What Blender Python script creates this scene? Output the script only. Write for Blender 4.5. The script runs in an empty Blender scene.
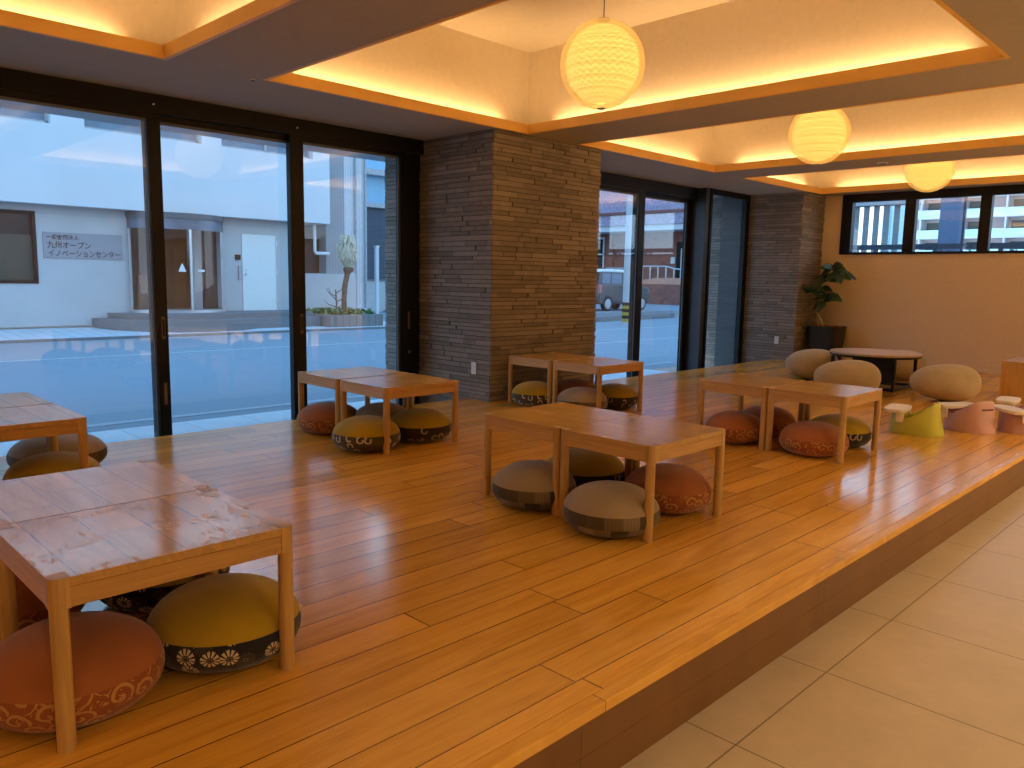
import bpy, bmesh, math, random
from mathutils import Vector, Matrix
PI = math.pi
random.seed(7)
SC = bpy.context.scene
COL = SC.collection

# ------------------------------------------------------------------ material nodes
class NT:
    def __init__(s, name):
        s.m = bpy.data.materials.new(name); s.m.use_nodes = True
        s.t = s.m.node_tree; s.N = s.t.nodes; s.L = s.t.links
        s.b = s.N['Principled BSDF']; s.out = s.N['Material Output']
    def put(s, sock, v):
        if isinstance(v, bpy.types.NodeSocket): s.L.new(v, sock)
        else: sock.default_value = v
    def n(s, typ, ins=None, **props):
        nd = s.N.new('ShaderNode' + typ)
        for k, v in props.items(): setattr(nd, k, v)
        for k, v in (ins or {}).items(): s.put(nd.inputs[k], v)
        return nd
    def M(s, op, a, b=0.0, c=0.0):
        nd = s.n('Math', operation=op); s.put(nd.inputs[0], a); s.put(nd.inputs[1], b); s.put(nd.inputs[2], c)
        return nd.outputs[0]
    def coord(s, kind='Object'):
        return s.n('TexCoord').outputs[kind]
    def sep(s, v):
        nd = s.n('SeparateXYZ', {0: v}); return nd.outputs
    def comb(s, x=0.0, y=0.0, z=0.0):
        nd = s.n('CombineXYZ'); s.put(nd.inputs[0], x); s.put(nd.inputs[1], y); s.put(nd.inputs[2], z); return nd.outputs[0]
    def noise(s, vec, scale=5, detail=3, rough=.5, dist=0.0):
        nd = s.n('TexNoise', {'Vector': vec, 'Scale': scale, 'Detail': detail, 'Roughness': rough, 'Distortion': dist})
        return nd.outputs['Fac']
    def white(s, v):
        nd = s.n('TexWhiteNoise', noise_dimensions='1D'); s.put(nd.inputs['W'], v); return nd.outputs['Value']
    def ramp(s, fac, stops):
        nd = s.n('ValToRGB', {0: fac}); e = nd.color_ramp.elements
        while len(e) < len(stops): e.new(.5)
        for el, (p, c) in zip(e, stops): el.position = p; el.color = (*c, 1)
        return nd.outputs[0]
    def mix(s, f, a, b, blend='MIX'):
        nd = s.n('Mix', data_type='RGBA', blend_type=blend)
        s.put(nd.inputs[0], f)
        s.put(nd.inputs[6], (*a, 1) if isinstance(a, tuple) else a); s.put(nd.inputs[7], (*b, 1) if isinstance(b, tuple) else b)
        return nd.outputs[2]
    def bump(s, h, strength=.3, dist=.01):
        nd = s.n('Bump', {'Height': h, 'Strength': strength, 'Distance': dist}); s.L.new(nd.outputs[0], s.b.inputs['Normal'])
    def base(s, c): s.put(s.b.inputs['Base Color'], (*c, 1) if isinstance(c, tuple) else c)
    def rough(s, v): s.put(s.b.inputs['Roughness'], v)
    def scale(s, vec, k):
        nd = s.n('VectorMath', {0: vec, 1: k}, operation='MULTIPLY'); return nd.outputs[0]
    def add(s, vec, k):
        nd = s.n('VectorMath', {0: vec, 1: k}, operation='ADD'); return nd.outputs[0]

def plain(name, c, rough=.6, metal=0.0, var=.12, scale=8, spec=.5, bump=0):
    t = NT(name); v = t.coord()
    f = t.noise(v, scale, 4)
    lo = tuple(x * (1 - var) for x in c); hi = tuple(min(1, x * (1 + var)) for x in c)
    t.base(t.ramp(f, [(.3, lo), (.7, hi)])); t.rough(rough); t.b.inputs['Metallic'].default_value = metal
    t.b.inputs['Specular IOR Level'].default_value = spec
    if bump: t.bump(t.noise(v, scale * 12, 3), bump, .004)
    return t.m

def planks(name, along, width, length, ox, cols, rough=.2, gap=.0014, tint=.25, gapdark=.35, grain=1.0, spec=.5):
    """boards running along 'X' or 'Y' in object space, staggered joints, per-board tone, grain"""
    t = NT(name); o = t.sep(t.coord())
    a, c = (o[1], o[0]) if along == 'Y' else (o[0], o[1])
    u = t.M('DIVIDE', t.M('SUBTRACT', c, ox), width)
    row = t.M('FLOOR', u); fu = t.M('FRACT', u)
    q = t.M('ADD', t.M('DIVIDE', a, length), t.M('MULTIPLY', t.white(t.M('ADD', row, 3.3)), 7.0))
    col = t.M('FLOOR', q); fv = t.M('FRACT', q)
    rid = t.white(t.M('ADD', t.M('MULTIPLY', row, 17.31), t.M('MULTIPLY', col, 5.77)))
    eu = t.M('MULTIPLY', t.M('MINIMUM', fu, t.M('SUBTRACT', 1.0, fu)), width)
    ev = t.M('MULTIPLY', t.M('MINIMUM', fv, t.M('SUBTRACT', 1.0, fv)), length)
    g = t.M('LESS_THAN', t.M('MINIMUM', eu, ev), gap)
    gv = t.comb(t.M('MULTIPLY', a, 1.6 * grain), t.M('MULTIPLY', c, 14.0 * grain), t.M('MULTIPLY', rid, 30.0))
    n1 = t.noise(gv, 1.0, 4, .6, 1.2)
    n2 = t.noise(t.comb(t.M('MULTIPLY', a, 6.0), t.M('MULTIPLY', c, 160.0), t.M('MULTIPLY', rid, 9.0)), 1.0, 2)
    f = t.M('ADD', t.M('MULTIPLY', n1, .75), t.M('MULTIPLY', n2, .25))
    base = t.ramp(f, [(.25, cols[0]), (.5, cols[1]), (.75, cols[2])])
    k = t.M('ADD', 1 - tint * .5, t.M('MULTIPLY', rid, tint))
    base = t.mix(1.0, base, t.comb(k, k, k), 'MULTIPLY')
    base = t.mix(g, base, tuple(x * gapdark for x in cols[0]))
    t.base(base); t.rough(t.M('ADD', rough, t.M('MULTIPLY', n2, .08)))
    t.b.inputs['Specular IOR Level'].default_value = spec
    h = t.M('SUBTRACT', t.M('ADD', t.M('MULTIPLY', rid, .1), t.M('MULTIPLY', n2, .03)), g)
    t.bump(h, .05, .002)
    return t

def grainwood(name, c, rough=.35, along=2):
    t = NT(name); o = t.sep(t.coord())
    k = [60.0, 60.0, 60.0]; k[along] = 3.0
    v = t.comb(*[t.M('MULTIPLY', o[i], k[i]) for i in range(3)])
    f = t.noise(v, 1, 3, .6, .6)
    t.base(t.ramp(f, [(.2, tuple(x * .72 for x in c)), (.55, c), (.85, tuple(min(1, x * 1.2) for x in c))])); t.rough(rough)
    return t.m

def glassmat(name, tint=(.93, .97, 1.0), refl=.045, k=1.0):
    t = NT(name)
    tr = t.n('BsdfTransparent', {'Color': (*tint, 1)}); gl = t.n('BsdfGlossy', {'Color': (1, 1, 1, 1), 'Roughness': .0})
    lw = t.n('LayerWeight', {'Blend': .5})
    f = t.M('ADD', refl, t.M('MULTIPLY', t.M('POWER', lw.outputs['Facing'], 5.0), .8 * k))
    mx = t.n('MixShader'); t.put(mx.inputs[0], f); t.L.new(tr.outputs[0], mx.inputs[1]); t.L.new(gl.outputs[0], mx.inputs[2])
    t.L.new(mx.outputs[0], t.out.inputs[0]); t.N.remove(t.b)
    return t.m

def emit(name, c, s):
    t = NT(name); t.b.inputs['Base Color'].default_value = (*c, 1)
    t.b.inputs['Emission Color'].default_value = (*c, 1); t.b.inputs['Emission Strength'].default_value = s
    return t.m

# ------------------------------------------------------------------ mesh builder
class MB:
    def __init__(s): s.v = []; s.f = []; s.uv = {}
    def box(s, x0, x1, y0, y1, z0, z1):
        b = len(s.v)
        s.v += [(x0, y0, z0), (x1, y0, z0), (x1, y1, z0), (x0, y1, z0), (x0, y0, z1), (x1, y0, z1), (x1, y1, z1), (x0, y1, z1)]
        for q in ((0, 3, 2, 1), (4, 5, 6, 7), (0, 1, 5, 4), (1, 2, 6, 5), (2, 3, 7, 6), (3, 0, 4, 7)): s.f.append([b + i for i in q])
        return s
    def prism(s, pts, z0, z1, axis='z'):
        """polygon extruded along an axis; pts are the two other coords in cyclic order"""
        def P(a, b, h): return {'z': (a, b, h), 'x': (h, a, b), 'y': (a, h, b)}[axis]
        b = len(s.v); n = len(pts)
        s.v += [P(p[0], p[1], z0) for p in pts] + [P(p[0], p[1], z1) for p in pts]
        s.f.append([b + i for i in range(n)][::-1]); s.f.append([b + n + i for i in range(n)])
        for i in range(n): j = (i + 1) % n; s.f.append([b + i, b + j, b + n + j, b + n + i])
        return s
    def lathe(s, prof, n=32, cx=0, cy=0, cap=True, sx=1, sy=1, uv=False):
        b = len(s.v); m = len(prof)
        for i in range(n + (1 if uv else 0)):
            a = 2 * PI * i / n
            for r, z in prof: s.v.append((cx + sx * r * math.cos(a), cy + sy * r * math.sin(a), z))
        cnt = n
        for i in range(cnt):
            j = i + 1 if uv else (i + 1) % n
            for k in range(m - 1):
                s.f.append([b + i * m + k, b + j * m + k, b + j * m + k + 1, b + i * m + k + 1])
                if uv: s.uv[len(s.f) - 1] = [(i / n, k / (m - 1)), ((i + 1) / n, k / (m - 1)), ((i + 1) / n, (k + 1) / (m - 1)), (i / n, (k + 1) / (m - 1))]
        if cap:
            s.f.append([b + i * m for i in range(n)][::-1]); s.f.append([b + i * m + m - 1 for i in range(n)])
        return s
    def cyl(s, p0, p1, r0, r1=None, n=12): return s.tube([p0, p1], [r0, r0 if r1 is None else r1], n)
    def tube(s, pts, rs, n=10):
        pts = [Vector(p) for p in pts]
        if not isinstance(rs, (list, tuple)): rs = [rs] * len(pts)
        b = len(s.v); up = None
        for i, p in enumerate(pts):
            d = (pts[min(i + 1, len(pts) - 1)] - pts[max(i - 1, 0)]).normalized()
            if up is None: up = d.orthogonal().normalized()
            x = (up - d * up.dot(d)).normalized(); up = x; y = d.cross(x)
            for k in range(n):
                a = 2 * PI * k / n
                s.v.append(tuple(p + (x * math.cos(a) + y * math.sin(a)) * rs[i]))
        for i in range(len(pts) - 1):
            for k in range(n):
                j = (k + 1) % n
                s.f.append([b + i * n + k, b + i * n + j, b + (i + 1) * n + j, b + (i + 1) * n + k])
        s.f.append([b + k for k in range(n)][::-1]); s.f.append([b + (len(pts) - 1) * n + k for k in range(n)])
        return s
    def grid(s, rows, close=False, cap=False):
        """rows of equal-length vertex rings"""
        b = len(s.v); n = len(rows[0])
        for r in rows: s.v += [tuple(p) for p in r]
        for i in range(len(rows) - 1):
            for k in range(n if close else n - 1):
                j = (k + 1) % n
                s.f.append([b + i * n + k, b + i * n + j, b + (i + 1) * n + j, b + (i + 1) * n + k])
        if cap:
            s.f.append([b + k for k in range(n)][::-1]); s.f.append([b + (len(rows) - 1) * n + k for k in range(n)])
        return s
    def face(s, pts):
        b = len(s.v); s.v += [tuple(p) for p in pts]; s.f.append(list(range(b, b + len(pts)))); return s
    def build(s, name, mat, parent=None, smooth=False, bevel=0, seg=2, angle=40):
        me = bpy.data.meshes.new(name); me.from_pydata(s.v, [], s.f)
        if s.uv:
            ul = me.uv_layers.new(name='UVMap')
            for fi, uvs in s.uv.items():
                for li, uv in zip(me.polygons[fi].loop_indices, uvs): ul.data[li].uv = uv
        bm = bmesh.new(); bm.from_mesh(me); bmesh.ops.recalc_face_normals(bm, faces=bm.faces[:]); bm.to_mesh(me); bm.free()
        me.materials.append(mat)
        o = bpy.data.objects.new(name, me); COL.objects.link(o)
        if smooth:
            for p in me.polygons: p.use_smooth = True
            try: me.set_sharp_from_angle(angle=math.radians(angle))
            except Exception: pass
        if bevel:
            md = o.modifiers.new('bevel', 'BEVEL'); md.width = bevel; md.segments = seg; md.limit_method = 'ANGLE'
        if parent: o.parent = parent
        return o

def tag(o, label=None, cat=None, group=None, kind=None):
    if label: o['label'] = label
    if cat: o['category'] = cat
    if group: o['group'] = group
    if kind: o['kind'] = kind
    return o
def thing(name, loc, label, cat, group=None, rz=0):
    o = bpy.data.objects.new(name, None); COL.objects.link(o); o.location = loc; o.rotation_euler[2] = rz
    o.empty_display_size = .1
    return tag(o, label, cat, group)
def struct(o, label, cat): return tag(o, label, cat, kind='structure')
def kids(o): return [c for c in bpy.data.objects if c.parent == o]
def copy_tree(o, parent=None):
    c = o.copy(); COL.objects.link(c)
    if parent: c.parent = parent
    for ch in kids(o): copy_tree(ch, c)
    return c

# ------------------------------------------------------------------ materials
M = {}
M['deck'] = planks('deck_boards', 'Y', .148, 1.75, -1.418, ((.54, .245, .036), (.72, .365, .054), (.82, .46, .09)), rough=.12, tint=.30, gap=.0022, gapdark=.16, spec=.7).m
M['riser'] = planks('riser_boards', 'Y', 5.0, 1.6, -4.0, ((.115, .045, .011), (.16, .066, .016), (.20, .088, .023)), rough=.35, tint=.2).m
M['nosing'] = planks('nosing_boards', 'Y', 5.0, 1.7, -4.0, ((.54, .25, .04), (.70, .36, .058), (.80, .45, .09)), rough=.22, tint=.2).m
def tiles(name, px, py, ox, oy, c, rough=.3, gw=.003, var=.12):
    t = NT(name); v = t.coord(); o = t.sep(v)
    fx = t.M('FRACT', t.M('DIVIDE', t.M('SUBTRACT', o[0], ox), px)); fy = t.M('FRACT', t.M('DIVIDE', t.M('SUBTRACT', o[1], oy), py))
    ex = t.M('MULTIPLY', t.M('MINIMUM', fx, t.M('SUBTRACT', 1.0, fx)), px); ey = t.M('MULTIPLY', t.M('MINIMUM', fy, t.M('SUBTRACT', 1.0, fy)), py)
    g = t.M('LESS_THAN', t.M('MINIMUM', ex, ey), gw)
    n = t.M('ADD', t.M('MULTIPLY', t.noise(v, 2.2, 6, .65), .6), t.M('MULTIPLY', t.noise(v, 14, 5, .6), .4))
    b = t.ramp(n, [(.3, tuple(x * (1 - var) for x in c)), (.7, tuple(x * (1 + var) for x in c))])
    t.base(t.mix(g, b, tuple(x * .35 for x in c))); t.rough(t.M('ADD', rough, t.M('MULTIPLY', n, .15)))
    t.bump(t.M('SUBTRACT', t.M('MULTIPLY', n, .1), g), .2, .002)
    return t.m
M['tile'] = tiles('stone_floor_tile', .675, .675, -1.111, 2.155, (.50, .40, .29), rough=.28)
M['terrace'] = tiles('terrace_tile', .6, .6, -6.6, .15, (.60, .62, .62), rough=.6)
M['plaster'] = plain('cream_plaster', (.74, .60, .45), .85, var=.04, scale=30, bump=.05)
M['soffit'] = plain('soffit_paper', (.40, .345, .275), .9, var=.04, scale=30)
M['coffer'] = plain('coffer_plaster', (.72, .62, .47), .9, var=.03, scale=20)
M['fascia'] = plain('fascia_wood', (.82, .48, .11), .5, var=.06, scale=3)
M['black'] = plain('black_aluminium', (.006, .0055, .0065), .45, 0, var=.1, spec=.3)
M['blackgrey'] = plain('charcoal_steel_panel', (.055, .062, .072), .4, .3, var=.1)
M['gasket'] = plain('grey_gasket', (.16, .17, .19), .5)
M['brass'] = plain('worn_brass', (.22, .155, .09), .5, .6)
M['white_plastic'] = plain('white_plastic', (.78, .77, .74), .4, var=.03)
M['glass'] = glassmat('clear_glass', (.95, .98, 1.0), .055)
M['oak'] = grainwood('oak_leg', (.57, .355, .13), .35, 2)
M['oak_apron'] = grainwood('oak_apron', (.58, .35, .12), .38, 0)
M['oak_apron_y'] = grainwood('oak_apron_cross', (.54, .315, .105), .38, 1)
def table_top(name, worn=False):
    t = planks(name, 'X', .1375, .41, .008, ((.54, .31, .075), (.68, .415, .11), (.76, .49, .15)), rough=.16, gap=.0009, tint=.2, gapdark=.22, grain=1.4, spec=.85)
    if worn:
        v = t.coord(); src = t.b.inputs['Base Color'].links[0].from_socket
        o = t.sep(v)
        # lifted, darkened varnish along two plank seams
        def patch(cx, cy, rx, ry):
            d = t.M('ADD', t.M('POWER', t.M('DIVIDE', t.M('SUBTRACT', o[0], cx), rx), 2.0), t.M('POWER', t.M('DIVIDE', t.M('SUBTRACT', o[1], cy), ry), 2.0))
            return t.M('LESS_THAN', t.M('ADD', d, t.M('MULTIPLY', t.noise(v, 55, 3), 1.6)), 1.35)
        p = t.M('MAXIMUM', patch(-.05, .1455, .13, .006), t.M('MAXIMUM', patch(-.02, .008, .07, .004), patch(-.08, -.267, .09, .004)))
        t.base(t.mix(t.M('MULTIPLY', p, .75), src, (.24, .10, .04)))
        nf = t.noise(t.scale(v, (1.0, 3.0, 1.0)), 26, 4, .7, 1.0)
        br = t.M('MULTIPLY', t.M('GREATER_THAN', nf, .56), t.M('LESS_THAN', t.noise(v, 5, 2), .48))
        t.rough(t.M('ADD', .14, t.M('MULTIPLY', br, .28)))
        t.bump(t.M('MULTIPLY', nf, br), .35, .003)
    return t.m
M['top'] = table_top('oak_table_top'); M['top_worn'] = table_top('worn_oak_table_top', True)

def stone_mat():
    t = NT('ledger_stone'); g = t.n('NewGeometry'); r = g.outputs['Random Per Island']; v = t.coord()
    n = t.noise(t.scale(v, (1, 1, 2.2)), 9, 6, .65)
    f = t.M('ADD', t.M('MULTIPLY', r, .42), t.M('ADD', t.M('MULTIPLY', n, .5), .05))
    t.base(t.ramp(f, [(.15, (.15, .128, .108)), (.5, (.245, .21, .178)), (.9, (.37, .31, .26))])); t.rough(.8)
    t.bump(t.noise(t.scale(v, (1, 1, 3)), 40, 6, .7), .5, .006)
    return t.m
M['stone'] = stone_mat()
M['mortar'] = plain('dark_joint', (.05, .042, .036), .95)

# cushion fabrics
def velvet(name, c):
    t = NT(name); v = t.coord(); n = t.noise(v, 6, 3); fine = t.noise(v, 320, 2)
    t.base(t.ramp(t.M('ADD', t.M('MULTIPLY', n, .7), t.M('MULTIPLY', fine, .3)), [(.3, tuple(x * .86 for x in c)), (.7, tuple(min(1, x * 1.12) for x in c))]))
    t.rough(.9); t.b.inputs['Sheen Weight'].default_value = .25; t.b.inputs['Specular IOR Level'].default_value = .15
    t.bump(fine, .12, .002); return t
def cells(t, vec, scale, rnd):
    nd = t.n('TexVoronoi', {'Vector': vec, 'Scale': scale, 'Randomness': rnd}, voronoi_dimensions='2D')
    pos = nd.outputs['Position']; d = nd.outputs['Distance']
    dv = t.n('VectorMath', {0: vec, 1: pos}, operation='SUBTRACT').outputs[0]
    return d, dv, nd.outputs['Color']
def bandvec(t, ku, kv):
    u = t.sep(t.coord('UV')); return t.comb(t.M('MULTIPLY', u[0], ku), t.M('MULTIPLY', u[1], kv))
def flower_band():
    t = velvet('daisy_print', (.02, .02, .03)); vec = bandvec(t, 22, 1.9)
    d, dv, colr = cells(t, vec, 1.0, .55); s = t.sep(dv)
    ang = t.M('ARCTAN2', s[1], s[0]); pet = t.M('COSINE', t.M('MULTIPLY', ang, 11.0))
    r1 = t.M('GREATER_THAN', d, .17); r2 = t.M('LESS_THAN', d, .42); pk = t.M('GREATER_THAN', pet, -.35)
    f = t.M('MULTIPLY', t.M('MULTIPLY', r1, r2), pk)
    sel = t.sep(colr)[0]; big = t.M('GREATER_THAN', sel, .52)
    line = t.M('MULTIPLY', t.M('MULTIPLY', t.M('LESS_THAN', t.M('ABSOLUTE', pet), .28), t.M('LESS_THAN', d, .46)), t.M('GREATER_THAN', d, .14))
    ring = t.M('LESS_THAN', t.M('ABSOLUTE', t.M('SUBTRACT', d, .1)), .025)
    c = t.mix(t.M('MULTIPLY', t.M('MAXIMUM', line, ring), .5), (.018, .018, .028), (.33, .28, .20))
    c = t.mix(t.M('MULTIPLY', f, big), c, (.58, .49, .36)); t.base(c); return t.m
def ring_band(name, ground, ink):
    t = velvet(name, ground); vec = bandvec(t, 20, 1.7)
    d, dv, colr = cells(t, vec, 1.0, .8); s = t.sep(dv); ang = t.M('ARCTAN2', s[1], s[0]); sel = t.sep(colr)
    ring = t.M('LESS_THAN', t.M('ABSOLUTE', t.M('SUBTRACT', d, .27)), .085)
    cut = t.M('GREATER_THAN', t.M('SINE', t.M('ADD', ang, t.M('MULTIPLY', sel[1], 6.28))), -.75)
    f = t.M('MULTIPLY', t.M('MULTIPLY', ring, cut), t.M('GREATER_THAN', sel[0], .3))
    dots = t.M('GREATER_THAN', t.noise(vec, 3.0, 2), .68)
    c = t.mix(t.M('MULTIPLY', dots, .6), ground, tuple(x * 3 for x in ground))
    t.base(t.mix(f, c, ink)); return t.m
def scroll_band():
    t = velvet('gold_scroll_brocade', (.29, .085, .03)); vec = bandvec(t, 21, 2.2)
    d, dv, colr = cells(t, vec, .9, .7); s = t.sep(dv); ang = t.M('ARCTAN2', s[1], s[0])
    sp = t.M('SINE', t.M('ADD', t.M('MULTIPLY', d, 17.0), ang))
    f = t.M('MULTIPLY', t.M('GREATER_THAN', sp, .55), t.M('LESS_THAN', d, .52))
    leaf = t.M('GREATER_THAN', t.noise(vec, 2.4, 2, .5, 2.0), .62)
    f = t.M('MULTIPLY', t.M('MAXIMUM', f, leaf), t.M('GREATER_THAN', t.noise(vec, .9, 1), .38))
    t.base(t.mix(t.M('MULTIPLY', f, .85), (.29, .085, .03), (.52, .29, .09))); return t.m
def patch_band():
    t = velvet('patchwork_plaid', (.1, .08, .06)); u = t.sep(t.coord('UV'))
    a = t.M('MULTIPLY', u[0], 17.0); b = t.M('MULTIPLY', u[1], 2.0)
    row = t.M('FLOOR', b); a2 = t.M('ADD', a, t.M('MULTIPLY', row, .37)); colm = t.M('FLOOR', a2)
    r = t.white(t.M('ADD', t.M('MULTIPLY', row, 31.7), t.M('MULTIPLY', colm, 3.13)))
    c = t.ramp(r, [(0, (.045, .034, .024)), (.35, (.105, .078, .05)), (.65, (.16, .125, .085)), (1, (.27, .215, .15))])
    st = t.M('GREATER_THAN', t.M('SINE', t.M('MULTIPLY', a, 30.0)), .55)
    c = t.mix(t.M('MULTIPLY', st, .3), c, (.06, .05, .03)); t.base(c); return t.m
M['mustard'] = velvet('mustard_velvet', (.42, .28, .018)).m
M['rust'] = velvet('rust_velvet', (.37, .125, .046)).m
M['taupe'] = velvet('taupe_velvet', (.34, .265, .19)).m
M['navy'] = flower_band()
M['rings_grey'] = ring_band('ring_print_grey', (.085, .07, .045), (.56, .50, .38))
M['rings_dark'] = ring_band('ring_print_dark', (.03, .022, .016), (.36, .28, .19))
M['scroll'] = scroll_band(); M['patch'] = patch_band()
M['tan'] = velvet('tan_base_cloth', (.24, .165, .085)).m
M['felt'] = velvet('beige_wool_felt', (.47, .39, .26)).m
M['darkmetal'] = plain('dark_bronze_steel', (.03, .024, .02), .45, .6)
M['ply'] = grainwood('plywood', (.58, .33, .10), .45, 2)
M['roundwood'] = grainwood('round_top_wood', (.62, .43, .23), .4, 0)

# ------------------------------------------------------------------ camera, world, render look
cam = bpy.data.cameras.new('camera'); co = bpy.data.objects.new('camera', cam); COL.objects.link(co)
r, d, f = Vector((.70818, .70580, .01814)), Vector((.10675, -.08164, -.99093)), Vector((-.69792, .70369, -.13316))
co.matrix_world = Matrix(((r.x, -d.x, -f.x, 0), (r.y, -d.y, -f.y, 0), (r.z, -d.z, -f.z, 1.2), (0, 0, 0, 1)))
cam.sensor_width = 36; cam.lens = 785.187 / 1024 * 36; cam.clip_end = 500; cam.clip_start = .02
SC.camera = co
SC.view_settings.view_transform = 'Standard'; SC.view_settings.look = 'None'; SC.view_settings.gamma = 1
SC.view_settings.use_curve_mapping = False; SC.view_settings.exposure = 0.85
try: SC.cycles.use_denoising = True; SC.cycles.denoiser = 'OPENIMAGEDENOISE'
except Exception: pass
SC.cycles.max_bounces = 8; SC.cycles.diffuse_bounces = 4; SC.cycles.transparent_max_bounces = 12
SC.cycles.sample_clamp_indirect = 6.0; SC.cycles.caustics_reflective = False; SC.cycles.caustics_refractive = False
W = bpy.data.worlds.new('sky'); SC.world = W; W.use_nodes = True
wt = W.node_tree; bg = wt.nodes['Background']
tc = wt.nodes.new('ShaderNodeTexCoord'); sp = wt.nodes.new('ShaderNodeSeparateXYZ'); rp = wt.nodes.new('ShaderNodeValToRGB')
wt.links.new(tc.outputs['Generated'], sp.inputs[0]); wt.links.new(sp.outputs[2], rp.inputs[0]); wt.links.new(rp.outputs[0], bg.inputs[0])
rp.color_ramp.elements[0].position = 0.0; rp.color_ramp.elements[0].color = (.60, .76, .93, 1)
e_ = rp.color_ramp.elements.new(.3); e_.color = (.46, .70, .92, 1)
rp.color_ramp.elements[2].position = .65; rp.color_ramp.elements[2].color = (.17, .44, .84, 1)
SKY = 1.75
bg.inputs[1].default_value = SKY

ZC = 2.58; XG = -6.55; YB = 12.5; ZT = -.25
XR, YR = 9.2, -4.2      # unseen right wall and rear wall
# ------------------------------------------------------------------ the room shell
struct(MB().box(-6.75, XR, YR, YB + .2, ZT - .12, ZT).build('floor', M['tile']), 'beige square stone tile floor beside the raised wooden deck', 'floor')
dk = MB().box(-5.83, -1.339, YR, YB, -.03, 0).build('platform', M['deck'])
struct(dk, 'raised glossy honey coloured plank deck carrying the low tables', 'platform')
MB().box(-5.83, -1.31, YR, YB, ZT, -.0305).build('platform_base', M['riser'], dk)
MB().box(-1.339, -1.287, YR, YB, -.034, .0008).build('nosing', M['nosing'], dk, bevel=.004)
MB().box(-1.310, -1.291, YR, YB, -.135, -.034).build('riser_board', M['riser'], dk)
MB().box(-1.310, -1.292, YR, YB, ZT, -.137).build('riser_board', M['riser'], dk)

cofs = [(-3.97, -1.25), (-.54, 2.18), (2.90, 5.615), (6.38, 9.03), (9.75, 12.13)]
CX0, CX1 = -5.41, -1.41
cm = MB(); xs0, xs1 = -7.2, XR
ys = [YR]
for a, b in cofs: ys += [a, b]
ys.append(YB + .2)
cm.box(xs0, CX0, YR, YB + .2, ZC, ZC + .025); cm.box(CX1, xs1, YR, YB + .2, ZC, ZC + .025)
for i in range(0, len(ys), 2):
    if ys[i + 1] - ys[i] > .01: cm.box(CX0, CX1, ys[i], ys[i + 1], ZC, ZC + .025)
cl = cm.build('ceiling', M['soffit']); struct(cl, 'flat lower ceiling with dark beams around the glowing recessed coffers', 'ceiling')
GAP = .13; ZU = 3.37
def area(name, loc, sx, sy, e, col, rot=(0, 0, 0)):
    l = bpy.data.lights.new(name, 'AREA'); l.shape = 'RECTANGLE'; l.size = sx; l.size_y = sy; l.energy = e; l.color = col
    o = bpy.data.objects.new(name, l); COL.objects.link(o); o.location = loc; o.rotation_euler = rot; return o
WARM = (1.0, .64, .30)
COVE = 5.0
for i, (a, b) in enumerate(cofs):
    X0, X1, Y0, Y1 = CX0 - GAP, CX1 + GAP, a - GAP, min(b + GAP, YB - .02)
    c = MB()
    c.box(X0 - .03, X0, Y0, Y1, ZC + .026, ZU); c.box(X1, X1 + .03, Y0, Y1, ZC + .026, ZU)
    c.box(X0 - .03, X1 + .03, Y0 - .03, Y0, ZC + .026, ZU); c.box(X0 - .03, X1 + .03, Y1, Y1 + .03, ZC + .026, ZU)
    c.box(X0 - .03, X1 + .03, Y0 - .03, Y1 + .03, ZU, ZU + .03)
    c.build('coffer', M['coffer'], cl)
    t = MB(); T = .022; z0, z1 = ZC - .002, ZC + .085
    t.box(CX0 - T, CX0 + .006, a - T, b + T, z0, z1); t.box(CX1 - .006, CX1 + T, a - T, b + T, z0, z1)
    t.box(CX0 + .006, CX1 - .006, a - T, a + .006, z0, z1); t.box(CX0 + .006, CX1 - .006, b - .006, b + T, z0, z1)
    struct(t.build('trim_%d' % (i + 1), M['fascia']), 'honey wood fascia strip edging a glowing ceiling coffer', 'ceiling trim')
    zc = ZC + .05; Ly, Lx = (b - a) - .5, (CX1 - CX0) - .5
    g = GAP * .55
    for nm, loc, sx, sy, L in (('w', (CX0 - g, (a + b) / 2, zc), .03, Ly, Ly), ('e', (CX1 + g, (a + b) / 2, zc), .03, Ly, Ly),
                              ('s', ((CX0 + CX1) / 2, a - g, zc), Lx, .03, Lx), ('n', ((CX0 + CX1) / 2, b + g * (1 if b < 12 else .7), zc), Lx, .03, Lx)):
        area('cove_light', loc, sx, sy, COVE * L / 2.2, WARM, (PI, 0, 0))

# unseen downlights: near row added to brighten the room, far row inferred from reflections
def downlight(i, x, y, e):
    t = MB().lathe([(.085, ZC - .0005), (.085, ZC - .004), (.07, ZC - .005)], 24, cx=x, cy=y, cap=False).build('downlight', M['white_plastic'], None, smooth=True)
    tag(t, 'unseen recessed downlight added in the lower ceiling to light the room', 'downlight', 'recessed downlights')
    l = bpy.data.lights.new('unseen_downlight_lamp', 'AREA'); l.shape = 'DISK'; l.size = .07; l.energy = e; l.color = DOWN; l.spread = 2.45
    o = bpy.data.objects.new('unseen_downlight_lamp', l); COL.objects.link(o); o.location = (x, y, ZC - .006); o.parent = t
DOWN = (1.0, .72, .37); DE = 46.0
for x, e in ((2.2, 1.0), (5.6, .6)):
    for k in range(6): downlight(k, x, -2.6 + 2.4 * k, DE * e * (.65 if k < 3 else 1.05 if k < 5 else 3.0))

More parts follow.
